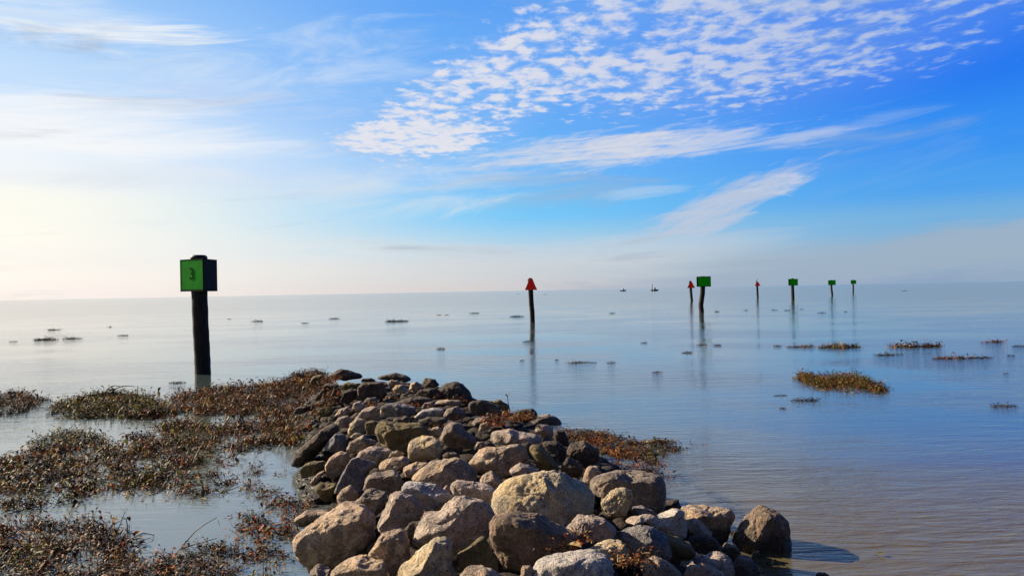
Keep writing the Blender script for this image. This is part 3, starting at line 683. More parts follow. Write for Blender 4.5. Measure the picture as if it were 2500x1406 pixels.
def inpoly(x, y, P):
    c = False; n = len(P); j = n - 1
    for i in range(n):
        if (P[i][1] > y) != (P[j][1] > y) and x < (P[j][0] - P[i][0]) * (y - P[i][1]) / (P[j][1] - P[i][1]) + P[i][0]: c = not c
        j = i
    return c
def mat_of_plants(label, pts, dens, size, pals, seed, gap=0.0, onrock=False, up=0.9, n=5, gscale=2.3, cscale=2.2):
    nums = [float(v) for v in pts.replace(',', ' ').split()]
    px = list(zip(nums[0::2], nums[1::2]))
    W = []
    for q in px:
        if onrock:
            p = at_depth(q[0], q[1], hit(q[0], q[1]))
        else: p = on_water(*q)
        W.append((p.x, p.y))
    xs = [p[0] for p in W]; ys = [p[1] for p in W]
    area = abs(sum(W[i][0] * W[i - 1][1] - W[i - 1][0] * W[i][1] for i in range(len(W)))) / 2
    pl = Plant(seed); r = pl.r
    dens *= 0.68; size *= 1.38; gap = gap + 0.06; up *= 1.1
    target = int(area * dens); tries = 0; done = 0
    XY = np.stack([r.uniform(min(xs), max(xs), target * 14 + 50), r.uniform(min(ys), max(ys), target * 14 + 50)], 1)
    Gn = fbm(np.column_stack([XY * gscale, np.full(len(XY), seed * 1.7)]), 3, 0.6)
    Cn = fbm(np.column_stack([XY * cscale, np.full(len(XY), seed * 2.9 + 5)]), 2, 0.6)
    for (x, y), gn, cn in zip(XY, Gn, Cn):
        if done >= target: break
        tries += 1
        if not inpoly(x, y, W): continue
        if gn < gap: 
            done += 1; continue
        done += 1
        cn += r.normal() * 0.10
        pal = PAL[pals[0]] if cn < -0.12 else PAL[pals[1]] if cn < 0.14 else PAL[pals[2 % len(pals)]] if cn < 0.36 else PAL['rust'] if cn < 0.5 else PAL['olive']
        if pals[0] == 'olive' and r.rand() < 0.75: pal = PAL['olive']
        if r.rand() < 0.22: pal = PAL['dark']  # dark rosettes put the mat's inner shade into the leaf colour
        z = 0.0 if not onrock else max(0.0, float(mound(x, y)) - 0.0)
        pl.rosette((x, y, z + 0.005), size * (r.uniform(0.5, 1.2) if r.rand() < 0.95 else r.uniform(1.1, 1.3)) * (1 + 0.35 * gn), pal, n, up)
    o = pl.build('water_weed', (sum(xs) / len(xs), sum(ys) / len(ys), 0))
    tag(o, label, 'water weed', kind='stuff')
    return o
MATS = [
 ("small dark weed mat at the left photo edge, farthest to the left", "-40,985 0,962 40,958 80,965 118,975 90,992 40,1012 -40,1018", 110, 0.085, ('dark', 'wine', 'brown'), 21, -0.5, {}),
 ("dark green weed mat left of the tall marker, with arching stems", "110,1005 150,985 200,975 260,960 330,962 395,985 410,1010 360,1026 250,1022 150,1022", 120, 0.105, ('olive', 'dark', 'brown'), 22, -0.6, {}),
 ("brown weed mat around the foot of the tall marker, reaching to the rocks", "380,1020 400,985 440,965 520,948 600,945 660,942 720,915 780,905 810,930 800,975 780,1030 700,1062 620,1020 560,1012 470,1016", 115, 0.10, ('brown', 'wine', 'brown'), 23, -0.38, {}),
 ("dark green weed clump left of the broad brown mat, spiky outline", "80,1080 130,1058 190,1052 260,1072 240,1092 160,1100 90,1100", 130, 0.09, ('olive', 'dark', 'olive'), 24, -0.8, {}),
 ("broad brown and olive weed mat over the open water left of the jetty", "-40,1120 60,1108 140,1098 250,1092 310,1068 370,1045 460,1024 580,1028 700,1040 770,1066 735,1098 640,1092 585,1108 560,1140 575,1190 540,1214 480,1220 400,1204 320,1214 220,1224 120,1228 50,1248 -40,1280", 125, 0.088, ('brown', 'olive', 'wine'), 25, -0.30, {}),
 ("loose red-brown weed scraps between the broad mat and the slanted boulders", "590,1145 640,1128 700,1150 745,1190 755,1232 680,1238 610,1218 590,1190", 120, 0.06, ('rust', 'wine', 'brown'), 26, -0.02, {}),
 ("rust-orange weed mat against the large left-edge boulder", "580,1295 600,1260 680,1225 760,1238 745,1270 722,1315 660,1325 610,1330", 210, 0.062, ('rust', 'brown', 'olive'), 27, -0.45, {}),
 ("wine-red and grey weed mat filling the bottom left corner", "-60,1310 0,1288 60,1276 150,1268 230,1272 290,1296 310,1345 330,1440 -60,1440", 260, 0.07, ('wine', 'brown', 'wine'), 28, -0.75, {'up': 1.1, 'n': 6}),
 ("brown-green weed mat along the bottom edge left of the rocks", "300,1360 380,1368 450,1345 560,1325 640,1332 700,1352 690,1440 300,1440", 250, 0.062, ('brown', 'olive', 'rust'), 29, -0.5, {'n': 6}),
 ("strip of brown leafy weed running out from the jetty's right side", "1375,1045 1450,1052 1540,1078 1640,1078 1655,1096 1600,1122 1520,1118 1440,1100 1390,1080", 260, 0.068, ('rust', 'brown', 'olive'), 30, -0.8, {'up': 0.5}),
 ("thin dark weed tail floating past the end of the brown leaf strip", "1640,1082 1722,1088 1690,1096 1650,1108", 70, 0.05, ('dark', 'brown', 'dark'), 31, -0.6, {}),
 ("brown leaves lying behind the weed-capped grey boulder", "1500,1128 1560,1136 1620,1158 1640,1175 1560,1172 1500,1150", 190, 0.06, ('rust', 'brown', 'dark'), 32, -0.9, {}),
]
for lb_, pts, dens, size, pals, seed, gap, kw in MATS:
    mat_of_plants(lb_, pts, dens, size, pals, seed, gap, **kw)
def lifted(o, dz): o.location.z += dz; return o
lifted(mat_of_plants("patch of bright red-brown leaves caught on the reddish slab", "1165,1062 1200,1040 1290,1030 1305,1048 1210,1068", 260, 0.05, ('rust', 'rust', 'straw'), 40, -0.9, True, gscale=1), 0.10)
lifted(mat_of_plants("red-brown twigs and straw in the hollow above the pale front boulder", "1320,1375 1370,1340 1440,1328 1462,1336 1410,1352 1350,1380", 420, 0.032, ('rust', 'straw', 'rust'), 41, -0.9, True, up=1.3), 0.04)
lifted(mat_of_plants("tuft of orange straw at the bottom edge between pale and pointed stones", "1500,1412 1510,1394 1560,1384 1585,1394 1595,1425 1505,1428", 520, 0.042, ('straw', 'rust', 'straw'), 42, -0.9, True, up=1.5), 0.05)
lifted(mat_of_plants("brown leaves caught on top of the large grey boulder by the right waterline", "1490,1142 1540,1136 1600,1152 1620,1168 1560,1166 1500,1156", 260, 0.05, ('rust', 'brown', 'brown'), 43, -0.9, True), 0.13)
lifted(mat_of_plants("weed and leaves between the far left stones of the jetty", "700,1060 760,1000 790,930 830,925 820,980 790,1040 740,1090 700,1100", 110, 0.07, ('brown', 'rust', 'olive'), 44, -0.2, True), 0.08)
lifted(mat_of_plants("sprinkling of dead leaves between the mid-pile stones", "880,1000 1000,930 1130,960 1200,1040 1300,1100 1380,1180 1200,1120 1000,1060", 45, 0.045, ('brown', 'rust', 'dark'), 45, 0.1, True), 0.02)
lifted(mat_of_plants("red leaf litter at the water's edge under the lone boulder", "1790,1385 1850,1372 1910,1380 1905,1410 1840,1412", 160, 0.035, ('rust', 'brown', 'dark'), 46, -0.9, False), 0.01)

# floating clumps, each one a thing
CL = [  # px, py, width px, height px, palette, label, density factor
 (1955, 845, 66, 9, 'brown', "low floating weed raft just left of the greener raft in the right distance"),
 (2048, 844, 100, 16, 'olive', "longer green-brown floating raft with upright stems, right of the low one"),
 (1898, 844, 18, 5, 'dark', "tiny dark floating scrap at the left tip of the far right rafts"),
 (2241, 841, 112, 20, 'brown', "rusty domed floating raft in the right distance"),
 (2170, 864, 62, 12, 'dark', "small dark floating clump below and left of the rusty domed raft"),
 (2425, 833, 50, 10, 'rust', "small rusty floating clump near the right edge, behind the others"),
 (2486, 844, 34, 6, 'dark', "flat dark floating scrap cut by the right photo edge"),
 (2322, 872, 90, 14, 'brown', "brown floating raft below the rusty domed one, left half of a pair"),
 (2392, 872, 60, 9, 'dark', "dark floating raft trailing right from the brown one"),
 (2468, 867, 16, 6, 'dark', "small dark speck of floating weed near the right edge under the rusty clump"),
 (2450, 989, 56, 14, 'dark', "dark floating clump with pointed leaves near the right edge, nearest there"),
 (1965, 975, 60, 12, 'dark', "small dark floating plant with upright leaves below the largest raft"),
 (1677, 860, 28, 7, 'dark', "dark floating scrap left of the second green marker's reflection"),
 (1714, 841, 24, 6, 'olive', "olive floating scrap on the second green marker's reflection"),
 (1752, 842, 20, 5, 'dark', "dark floating scrap right of the second green marker's reflection"),
 (1412, 883, 46, 9, 'dark', "dark floating clump in the open water between the near rocks and the markers"),
 (1446, 884, 14, 6, 'dark', "small scrap floating at the right end of the open water's dark clump"),
 (1492, 884, 18, 7, 'dark', "small dark scrap floating alone right of the open water's dark clump"),
 (1075, 851, 20, 6, 'dark', "tiny dark floating scrap above the middle of the jetty"),
 (1262, 772, 34, 4, 'dark', "flat dark floating streak left of the nearest red marker"),
 (970, 783, 52, 7, 'dark', "string of dark floating weed in the far water, left of the nearest red marker"),
 (1072, 768, 10, 4, 'dark', "speck of far floating weed, left of two side by side"),
 (1090, 768, 10, 3, 'dark', "speck of far floating weed, right of two side by side"),
 (1158, 764, 22, 4, 'dark', "thin far floating streak between the string of weed and the red marker"),
 (816, 777, 26, 4, 'dark', "flat dark far floating patch right of the tall marker"),
 (745, 788, 18, 4, 'dark', "faint thin floating patch between two darker ones right of the tall marker"),
 (631, 783, 22, 7, 'dark', "dark two-humped floating lump nearest right of the tall marker"),
 (560, 778, 8, 3, 'dark', "tiny floating speck just right of the tall marker's post"),
 (300, 818, 24, 5, 'dark', "single dark floating scrap between the left weed string and the tall marker"),
 (267, 797, 10, 4, 'dark', "tiny floating speck above the single dark scrap at the left"),
 (131, 804, 26, 6, 'dark', "dark floating lump above the left weed string"),
 (113, 827, 56, 10, 'dark', "left weed string's longer part, with an upright dark tip"),
 (178, 825, 46, 8, 'dark', "right part of the left weed string"),
 (33, 833, 18, 4, 'dark', "small pair of floating specks near the left photo edge"),
 (1605, 908, 26, 7, 'dark', "curved dark scrap floating in the middle right water, below the clumps"),
 (2005, 763, 20, 3, 'dark', "thin dark floating patch right of the third green marker's reflection"),
 (1922, 757, 12, 4, 'dark', "dark speck touching the left of the third green marker's reflection"),
 (1958, 754, 8, 3, 'dark', "dim speck right of the third green marker's foot"),
 (1891, 756, 14, 3, 'dark', "thin pale-edged speck two steps left of the third green marker"),
 (1751, 760, 9, 5, 'dark', "dark speck right of the second green marker's post"),
 (1820, 757, 10, 3, 'dark', "speck floating under the red marker with the bird"),
 (2065, 760, 8, 3, 'dark', "faint speck below and between the two farthest green markers"),
 (1495, 764, 14, 4, 'dark', "small speck floating midway between the nearest red and second green markers"),
 (1290, 833, 26, 4, 'dark', "dark twig-like streak lying across the nearest red marker's reflection"),
 (1275, 879, 8, 5, 'dark', "tiny dark speck below the nearest red marker"),
 (1359, 878, 6, 4, 'dark', "tiny dark speck just left of the open water's dark clump"),
 (1572, 836, 16, 4, 'dark', "dim thin scrap between the red and second green markers' reflections"),
 (1332, 718, 9, 3, 'dark', "far speck right of the nearest red marker's post near the horizon"),
 (1265, 717, 10, 3, 'dark', "far speck left of the nearest red marker's post near the horizon"),
 (2457, 911, 10, 4, 'dark', "speck in the right water between rafts and the nearest right-hand clump"),
 (2208, 710, 14, 2, 'dark', "thin far streak right of the farthest green marker"),
 (1905, 965, 30, 3, 'dark', "thin floating twig left of the small plant with upright leaves"),
 (1912, 997, 10, 3, 'dark', "lone leaf floating below the small plant with upright leaves"),
 (432, 933, 40, 7, 'dark', "loose dark scrap floating off the weed mat just left of the tall marker"),
]
GC = 'clumps of water weed floating on the lake'
for i, (px, py, wpx, hpx, pal, lab) in enumerate(CL):
    p = on_water(px, py + hpx * 0.25); D = p.y
    k = D / F_PX
    W = wpx * k; Hh = hpx * k
    dep = min(W * 0.9, 1.6) if wpx > 40 else min(W, 1.2)
    dep = max(dep * 0.7, 0.05)
    pl = Plant(100 + i); r = pl.r
    sz = max(0.05, min(0.34, Hh * 1.2))
    nn = int(min(200, max(9, W / sz * 5.0 * max(1, dep / 0.5))))
    for q_ in range(nn):
        t = max(-1, min(1, -1 + 2 * (q_ + 0.5) / nn + r.normal() * 0.04)); x = p.x + t * W * 0.52
        lump = 0.55 + 0.45 * math.sin(t * 5 + i * 2.1) * math.cos(t * 2.3 + i)
        y = p.y + r.normal() * dep * 0.22 * (1 - abs(t)) - 0.0
        lump *= r.uniform(0.3, 1.3) if r.rand() < 0.85 else 1.5
        pal2 = PAL[pal] if r.rand() < 0.6 else PAL['dark' if r.rand() < 0.6 else 'brown']
        pl.rosette((x, y, 0.004), sz * r.uniform(0.5, 1.0) * (1 - 0.55 * abs(t) ** 2) * (0.6 + 0.6 * lump), pal2, 4, 0.75)
    o = pl.build('floating_weed', (p.x, p.y, 0)); tag(o, lab, 'floating weed', GC)
# the largest raft, slanting away from the camera
pl = Plant(77)
for _ in range(620):
    a = pl.r.rand()
    cx_ = 1955 + a * 200; cy_ = 920 + a * 30 + pl.r.normal() * (4 + 5 * math.sin(a * math.pi)) + (7 * math.sin(a * 7))
    p = on_water(cx_, cy_)
    pl.rosette((p.x, p.y, 0.004), 0.12 * pl.r.uniform(0.5, 1.15), PAL['rust' if pl.r.rand() < 0.14 else 'olive' if pl.r.rand() < 0.55 else 'brown' if a < 0.7 else 'dark'], 4, 1.0)
p = on_water(2055, 938); o = pl.build('floating_weed', (p.x, p.y, 0))
tag(o, 'largest floating raft of brown and green weed at the right, nearest big one', 'floating weed', GC)

# bare twig with a hanging leaf over the left pool
pl = Plant(90)
def tube(pl, P, r0, r1, col):
    P = [np.array(q, dtype=float) for q in P]
    n = len(P); rings = []
    for k in range(n):
        d = P[min(k + 1, n - 1)] - P[max(k - 1, 0)]; d /= np.linalg.norm(d)
        a = np.cross(d, [0.3, 1, 0.2]); a /= np.linalg.norm(a); b = np.cross(d, a)
        rr = r0 + (r1 - r0) * k / (n - 1)
        rings.append([P[k] + rr * (math.cos(t) * a + math.sin(t) * b) for t in np.linspace(0, 2 * math.pi, 7)[:-1]])
    for j in range(6): pl.strip(np.array([rg[j] for rg in rings]), np.array([rg[(j + 1) % 6] for rg in rings]), col)
Dt = on_water(445, 1340).y
tw = [at_depth(x, y, Dt + 0.02 * k) for k, (x, y) in enumerate([(436, 1345), (452, 1324), (475, 1298), (500, 1279), (530, 1262)])]
tube(pl, tw, 0.006, 0.003, (0.05, 0.035, 0.025))
tw2 = [at_depth(x, y, Dt) for x, y in [(432, 1342), (470, 1330), (530, 1313)]]
tube(pl, tw2, 0.006, 0.003, (0.05, 0.035, 0.025))
q = np.array(at_depth(530, 1263, Dt + 0.08))
pl.leaf(q, 0.3, -1.25, 0.085, 0.03, (0.045, 0.04, 0.025), 0.1)
o = pl.build('twig', tuple(tw[0])); tag(o, 'bare dark twig leaning over the left pool with one leaf hanging from its tip', 'twig')
# arching bare stems in the bottom left
def stems(lab, paths, D, r0, r1, col):
    root = empty('weed_stems', tuple(at_depth(*paths[0][0], D))); tag(root, lab, 'stem')
    for pa in paths:
        pl = Plant(91)
        tube(pl, [at_depth(x, y, D + 0.02 * k) for k, (x, y) in enumerate(pa)], r0, r1, col)
        o = pl.build('stem'); o.parent = root; o.matrix_parent_inverse = Matrix.Translation(-root.location)
stems("thin crooked stems sprawling over the pool from the bottom left weed mat", [[(285, 1345), (312, 1318), (350, 1300), (376, 1306), (372, 1320), (345, 1330)], [(290, 1350), (330, 1322), (368, 1312)], [(330, 1330), (352, 1350), (368, 1362)], [(268, 1328), (285, 1300), (305, 1250)], [(310, 1300), (311, 1282), (308, 1266), (296, 1262)]], on_water(285, 1345).y, 0.005, 0.0025, (0.09, 0.05, 0.045))
# arching stems in the dark green mat and a thin stalk on the crest
arcs = []
for a, b, c_ in [((200, 985), (205, 955), (232, 968)), ((258, 965), (262, 932), (300, 945)), ((270, 960), (290, 935), (330, 944)), ((330, 980), (338, 955), (336, 942)), ((415, 985), (440, 968), (452, 958))]:
    arcs.append([((1 - t) ** 2 * a[0] + 2 * t * (1 - t) * b[0] + t * t * c_[0], (1 - t) ** 2 * a[1] + 2 * t * (1 - t) * b[1] + t * t * c_[1]) for t in np.linspace(0, 1, 8)])
stems('arching stems rising above the dark green mat left of the tall marker', arcs, on_water(270, 985).y, 0.011, 0.006, (0.05, 0.055, 0.02))
pl = Plant(93); Dd = hit(1240, 1010)
tube(pl, [at_depth(x, y, Dd) for x, y in ((1245, 1004), (1241, 985), (1239, 968))], 0.006, 0.004, (0.04, 0.04, 0.02))
pl.leaf(np.array(at_depth(1238, 972, Dd)), 0.5, 1.2, 0.08, 0.035, (0.04, 0.045, 0.02), 0.2)
pl.leaf(np.array(at_depth(1240, 970, Dd)), 2.5, 0.9, 0.06, 0.03, (0.04, 0.045, 0.02), 0.2)
o = pl.build('sprout', tuple(at_depth(1245, 1004, Dd))); tag(o, 'thin dark sprout standing on the right crest against the water', 'plant')
# single bright leaves
def fallen(px, py, col, ln, lab, z=0.01, onr=False, yaw=0.4):
    pl = Plant(int(px)); p = np.array(on_water(px, py)) if not onr else np.array(at_depth(px, py, hit(px, py) - 0.1))
    p[2] += z
    pl.leaf(p, yaw, 0.35, ln, ln * 0.6, col, 0.3)
    pl.stem(p, yaw + math.pi, 0.2, ln * 0.6, ln * 0.03, tuple(np.array(col) * 0.6))
    o = pl.build('fallen_leaf', tuple(p)); tag(o, lab, 'leaf')
fallen(775, 1222, (0.62, 0.62, 0.03), 0.10, 'single bright yellow-green leaf at the pool edge by the mossy lump', 0.03, False, 0.9)
fallen(2142, 1358, (0.42, 0.42, 0.06), 0.07, 'single yellow-green leaf floating at the lower right')
fallen(1422, 1334, (0.35, 0.10, 0.08), 0.10, 'dark pink curled leaf standing in the twigs above the pale front boulder', 0.0, True, 1.2)
fallen(1375, 1345, (0.75, 0.6, 0.42), 0.12, 'thin pale straw blade lying in the twigs above the pale front boulder', 0.03, True, -0.6)

# ------------------------------------------------------------------ markers
def simple_mat(name, col, rough=0.6, var=0.25, scale=8.0, bump=0.3, spec=0.4):
    m = bpy.data.materials.new(name); m.use_nodes = True; t = m.node_tree
    b = t.nodes['Principled BSDF']; g = G(t)
    P = g.n('ShaderNodeTexCoord').outputs['Object']
    mp = g.n('ShaderNodeMapping'); g.put(mp.inputs[0], P); mp.inputs['Scale'].default_value = (1, 1, 0.15) if bump > 0.5 else (1, 1, 1)
    n_ = g.noise(mp.outputs[0], scale, 5, 0.6)
    lo = tuple(x * (1 - var) for x in col) + (1,); hi = tuple(min(1, x * (1 + var)) for x in col) + (1,)
    g.put(b.inputs['Base Color'], g.mix(g.rng(n_, 0.35, 0.65), lo, hi)); b.inputs['Roughness'].default_value = rough
    b.inputs['Specular IOR Level'].default_value = spec
    bp = g.n('ShaderNodeBump'); bp.inputs['Strength'].default_value = bump; bp.inputs['Distance'].default_value = 0.02
    g.put(bp.inputs['Height'], n_); t.links.new(bp.outputs[0], b.inputs['Normal'])
    return m
WOOD = simple_mat('tarred_piling', (0.018, 0.015, 0.014), 0.75, 0.5, 26, 0.9, 0.25)
GREEN = simple_mat('green_panel', (0.001, 0.30, 0.003), 0.6, 0.10, 4, 0.05, 0.08)
GEDGE = simple_mat('dark_green_border', (0.003, 0.025, 0.008), 0.7, 0.2, 6, 0.05, 0.05)
RED = simple_mat('red_panel', (0.75, 0.012, 0.008), 0.6, 0.12, 4, 0.05, 0.1)
REDGE = simple_mat('dark_red_border', (0.22, 0.006, 0.006), 0.5, 0.2, 6, 0.05)
SHADE_BACK = simple_mat('shaded_face_and_board_back', (0.010, 0.016, 0.020), 0.7, 0.3, 6, 0.1, 0.1)  # painted shade on the nearest right board, also backs of rear boards
INK = simple_mat('number_paint', (0.002, 0.02, 0.004), 0.7, 0.1, 6, 0.0, 0.05)
CAPM = simple_mat('piling_cap', (0.02, 0.022, 0.022), 0.6, 0.3, 9, 0.2)
def post_mesh(path, rads, seg=18):
    V = []; Fc = []
    r = random.Random(int(path[0].x * 100))
    n = len(path)
    for k, (p, ra) in enumerate(zip(path, rads)):
        for j in range(seg):
            t = 2 * math.pi * j / seg
            rr = ra * (1 + 0.03 * math.sin(3 * t + k * 0.15) + r.uniform(-0.008, 0.008))
            V.append((p.x + rr * math.cos(t), p.y + rr * math.sin(t), p.z))
    for k in range(n - 1):
        for j in range(seg): Fc.append([k * seg + j, k * seg + (j + 1) % seg, (k + 1) * seg + (j + 1) % seg, (k + 1) * seg + j])
    Fc.append([(n - 1) * seg + j for j in range(seg)]); Fc.append([seg - 1 - j for j in range(seg)])
    return V, Fc
def prism(poly, th):
    """flat polygon in the x-z plane with thickness th along y, centred"""
    n = len(poly); V = [(x, -th / 2, z) for x, z in poly] + [(x, th / 2, z) for x, z in poly]
    Fc = [list(range(n)), [2 * n - 1 - i for i in range(n)]]
    for i in range(n): Fc.append([(i + 1) % n, i, n + i, n + (i + 1) % n])
    return V, Fc
def inset_ring(outer, inner, th):
    n = len(outer); V = []
    for yy in (-th / 2, th / 2):
        V += [(x, yy, z) for x, z in outer] + [(x, yy, z) for x, z in inner]
    Fc = []
    for i in range(n):
        j = (i + 1) % n
        Fc += [[i, j, n + j, n + i], [2 * n + j, 2 * n + i, 3 * n + i, 3 * n + j], [j, i, 2 * n + i, 2 * n + j], [n + i, n + j, 3 * n + j, 3 * n + i]]
    return V, Fc
def local(parent, name, V, Fc, mat, M):
    o = link_mesh(name, V, Fc, mat, parent=parent, smooth=False)
    o.matrix_local = M
    return o
def marker(px_path, D, wpost, kind, board_px, label, angs, number=None, capw=None, cap_px=None, cap_py=None, group='channel markers on posts in the lake'):
    """px_path: [(px,py)] from the post's top to the waterline; board_px: (left,top,right,bottom)"""
    base = on_water(*px_path[-1]); D = base.y if D is None else D
    k = D / F_PX
    root = empty('channel_marker', (base.x, base.y, 0)); tag(root, label, 'channel marker', group)
    pts = [at_depth(x, y, D) for x, y in px_path]
    pts[-1].z = 0.0
    # dense path below and above
    P = []
    for a, b in zip(pts[:-1], pts[1:]):
        for t in np.linspace(0, 1, 7)[:-1]: P.append(a.lerp(b, t))
    P.append(pts[-1]); dirn = (pts[-1] - pts[-2]).normalized(); P.append(pts[-1] + dirn * 1.2)
    loc = Vector((base.x, base.y, 0))
    P = [q - loc for q in P][::-1]
    for q in P: q.y = 0 + (q.y * 0)
    V, Fc = post_mesh(P, [wpost * k / 2 * (1.0 + 0.02 * math.sin(i * 1.7)) for i in range(len(P))])
    link_mesh('post', V, Fc, WOOD, parent=root)
    # cap on top of the piling
    top = P[-1]; cw = (capw or wpost) * k / 2
    Vc_, Fc_ = post_mesh([top - Vector((0, 0, 0.02)), top + Vector((0, 0, 0.05)), top + Vector((0, 0, 0.09))], [cw * 1.05, cw * 1.05, cw * 0.8], 16)
    link_mesh('cap', Vc_, Fc_, CAPM, parent=root)
    x0, y0, x1, y1 = board_px
    c = at_depth((x0 + x1) / 2, (y0 + y1) / 2, D) - loc
    h = (y1 - y0) * k
    pr = wpost * k / 2
    def board(cx_, cy_, cz_, w, h, rot, numb=None, face=None):
        M = Matrix.Translation((cx_, cy_, cz_)) @ Matrix.Rotation(rot, 4, 'Z')
        th = 0.03; bd = min(w, h) * 0.06
        if kind == 'green':
            o_ = [(-w/2, -h/2), (w/2, -h/2), (w/2, h/2), (-w/2, h/2)]
            i_ = [(-w/2+bd*0.5, -h/2+bd), (w/2-bd*0.5, -h/2+bd), (w/2-bd*0.5, h/2-bd*0.6), (-w/2+bd*0.5, h/2-bd*0.6)]
            m1, m2 = GREEN, GEDGE
        else:
            o_ = [(-w/2, -h/2), (w/2, -h/2), (w*0.10, h/2), (-w*0.10, h/2)]
            i_ = [(-w/2+bd*1.8, -h/2+bd), (w/2-bd*1.8, -h/2+bd), (w*0.07, h/2-bd), (-w*0.07, h/2-bd)]
            m1, m2 = RED, REDGE
        if face: m1 = face
        V_, F_ = prism(i_, th * 0.8); bo = local(root, 'board', V_, F_, m1, M)
        V_, F_ = inset_ring(o_, i_, th); local(bo, 'border', V_, F_, m2, Matrix.Identity(4))
        if numb:
            cu = bpy.data.curves.new('number', 'FONT'); cu.body = numb; cu.size = h * 0.52; cu.extrude = 0.002; cu.align_x = 'CENTER'; cu.align_y = 'CENTER'
            tmp = bpy.data.objects.new('number', cu); C.objects.link(tmp)
            bpy.context.view_layer.update()
            me = bpy.data.meshes.new_from_object(tmp.evaluated_get(bpy.context.evaluated_depsgraph_get()))
            bpy.data.objects.remove(tmp)
            me.materials.clear(); me.materials.append(INK)
            no = bpy.data.objects.new('number', me); C.objects.link(no); no.parent = bo
            no.matrix_local = Matrix.Translation((0, -th * 0.4 - 0.004, h * 0.03)) @ Matrix.Rotation(R(90), 4, 'X')
        return bo
    if kind == 'green':
        if angs:   # two boards meeting at a corner turned to the camera
            corner_px, dK, dL, dR = angs
            ym = (y0 + y1) / 2
            K = at_depth(corner_px, ym, D - dK) - loc; Lp = at_depth(x0, ym, D + dL) - loc; Rp = at_depth(x1, ym, D + dR) - loc
            for A_, B_, nb, fc in ((Lp, K, number, None), (K, Rp, None, SHADE_BACK)):  # right board's shaded side is put into its dark face colour
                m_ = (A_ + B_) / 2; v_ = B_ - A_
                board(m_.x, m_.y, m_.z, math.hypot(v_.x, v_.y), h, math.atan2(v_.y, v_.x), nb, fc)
        else:
            w = (x1 - x0) * k
            board(c.x, -pr - 0.16, c.z, w * 1.1, h, R(-24)); board(c.x, pr + 0.2, c.z, w * 1.04, h * 0.98, R(20), None, SHADE_BACK)
    else:
        w = (x1 - x0) * k
        board(c.x - w * 0.02, -pr - 0.16, c.z, w * 1.2, h, R(-26)); board(c.x + w * 0.04, pr + 0.16, c.z, w * 1.08, h, R(22))
    return root
marker([(485, 631), (487, 712), (490, 800), (493, 860), (495, 912)], None, 37, 'green', (441, 633, 529, 711),
       'tall dark post with a square green number 3 board, nearest marker at the left', (497, 0.42, 0.06, 0.34), number='3', capw=37)
marker([(1294, 682), (1297, 740), (1299, 762), (1300, 787)], None, 12, 'red', (1283, 680, 1310, 708),
       'dark post with a red triangular board, standing alone in the middle distance', None, capw=9)
marker([(1716, 677), (1715, 715), (1711, 745), (1713, 762)], None, 12, 'green', (1702, 675, 1731, 700),
       'second nearest green square board, on a bent dark post beside a small red marker', None, capw=12)
marker([(1685, 687), (1687, 715), (1689, 735)], None, 6.5, 'red', (1678, 688, 1694, 703),
       'small red triangular marker just left of the second green marker', None, capw=5)
marker([(1848, 689), (1849, 710), (1850, 727)], None, 5, 'red', (1843, 688, 1854, 698),
       'farthest red triangular marker with a small bird on top', None, capw=4)
marker([(1934, 681), (1935, 705), (1936, 732)], None, 7.5, 'green', (1926, 681, 1944, 697),
       'third green square marker, right of the red marker with the bird', None, capw=7)
marker([(2029, 685), (2030, 705), (2032, 722)], None, 4.8, 'green', (2023, 684, 2037, 696),
       'fourth green marker, smaller, between the third and the farthest', None, capw=4)
marker([(2082, 684), (2083, 700), (2083, 715)], None, 3.6, 'green', (2078, 684, 2088, 693),
       'farthest and smallest green marker, rightmost of them all', None, capw=3)

# bird on the farthest red marker
Db = on_water(1850, 727).y; kb = Db / F_PX
def bird(px, py, D, k):
    path = [(-0.30, 0.02), (-0.16, 0.10), (0.0, 0.22), (0.06, 0.36), (0.09, 0.48), (0.16, 0.53), (0.24, 0.54)]
    rad = [0.015, 0.07, 0.11, 0.07, 0.04, 0.045, 0.008]
    c = at_depth(px, py, D)
    V = []; Fc = []; seg = 10
    for i, ((x, z), r_) in enumerate(zip(path, rad)):
        for j in range(seg):
            t = 2 * math.pi * j / seg; V.append((x, r_ * 0.9 * math.cos(t), z + r_ * math.sin(t)))
    for i in range(len(path) - 1):
        for j in range(seg): Fc.append([i * seg + j, i * seg + (j + 1) % seg, (i + 1) * seg + (j + 1) % seg, (i + 1) * seg + j])
    o = link_mesh('bird', V, Fc, CAPM, loc=c); tag(o, 'small dark bird perched on top of the farthest red marker', 'bird')
bird(1848.5, 688, Db, kb)

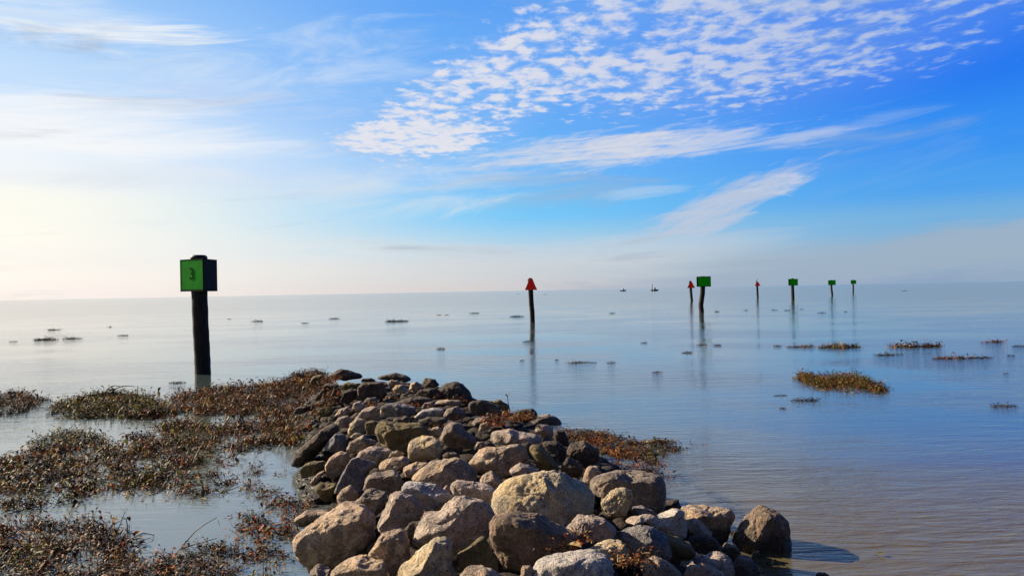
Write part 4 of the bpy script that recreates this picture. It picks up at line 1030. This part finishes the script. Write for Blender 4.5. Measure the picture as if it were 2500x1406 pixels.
# two small boats far out
WHITE = simple_mat('white_boat_paint', (0.8, 0.8, 0.8), 0.4, 0.05, 2, 0.0)
HULLM = simple_mat('dark_boat_hull', (0.03, 0.035, 0.035), 0.5, 0.2, 2, 0.0)
def boat(px, D, L, label, mast=False):
    p = at_depth(px, 700, D); root = empty('boat', (p.x, p.y, 0)); tag(root, label, 'boat', 'small boats far out near the horizon')
    V = []; Fc = []; n = 9
    for i in range(n):
        t = i / (n - 1); x = (t - 0.5) * L; b = 0.22 * L * (1 - abs(2 * t - 0.9) ** 3 * 0.8) * (1 if t < 0.98 else 0.1)
        zt = 0.16 * L + 0.05 * L * t
        for y, z in ((-b, zt), (-b * 0.7, -0.1), (b * 0.7, -0.1), (b, zt)): V.append((x, y, z))
    for i in range(n - 1):
        for j in range(4): Fc.append([i * 4 + j, i * 4 + (j + 1) % 4, (i + 1) * 4 + (j + 1) % 4, (i + 1) * 4 + j])
    Fc.append([0, 3, 2, 1]); Fc.append([(n - 1) * 4 + q for q in range(4)])
    link_mesh('hull', V, Fc, HULLM, parent=root, smooth=False)
    a, b, z0, z1 = 0.16 * L, 0.14 * L, 0.19 * L, 0.46 * L
    V = [(x, y, z) for z, s_ in ((z0, 1), (z1, 0.85)) for x, y in ((-a * s_, -b * s_), (a * s_, -b * s_), (a * s_, b * s_), (-a * s_, b * s_))]
    link_mesh('cabin', V, [[0, 1, 5, 4], [1, 2, 6, 5], [2, 3, 7, 6], [3, 0, 4, 7], [4, 5, 6, 7]], WHITE, parent=root, smooth=False)
    if mast:
        Vm, Fm = post_mesh([Vector((-0.3 * L, 0, 0.2 * L)), Vector((-0.3 * L, 0, 0.5 * L)), Vector((-0.3 * L, 0, 0.95 * L))], [0.06 * L, 0.05 * L, 0.03 * L], 8)
        link_mesh('mast', Vm, Fm, HULLM, parent=root)
boat(1521, 640, 5.0, 'distant small boat with a white cabin, left of the two near the horizon')
boat(1598, 560, 5.4, 'distant small boat with a dark mast, right of the two near the horizon', True)
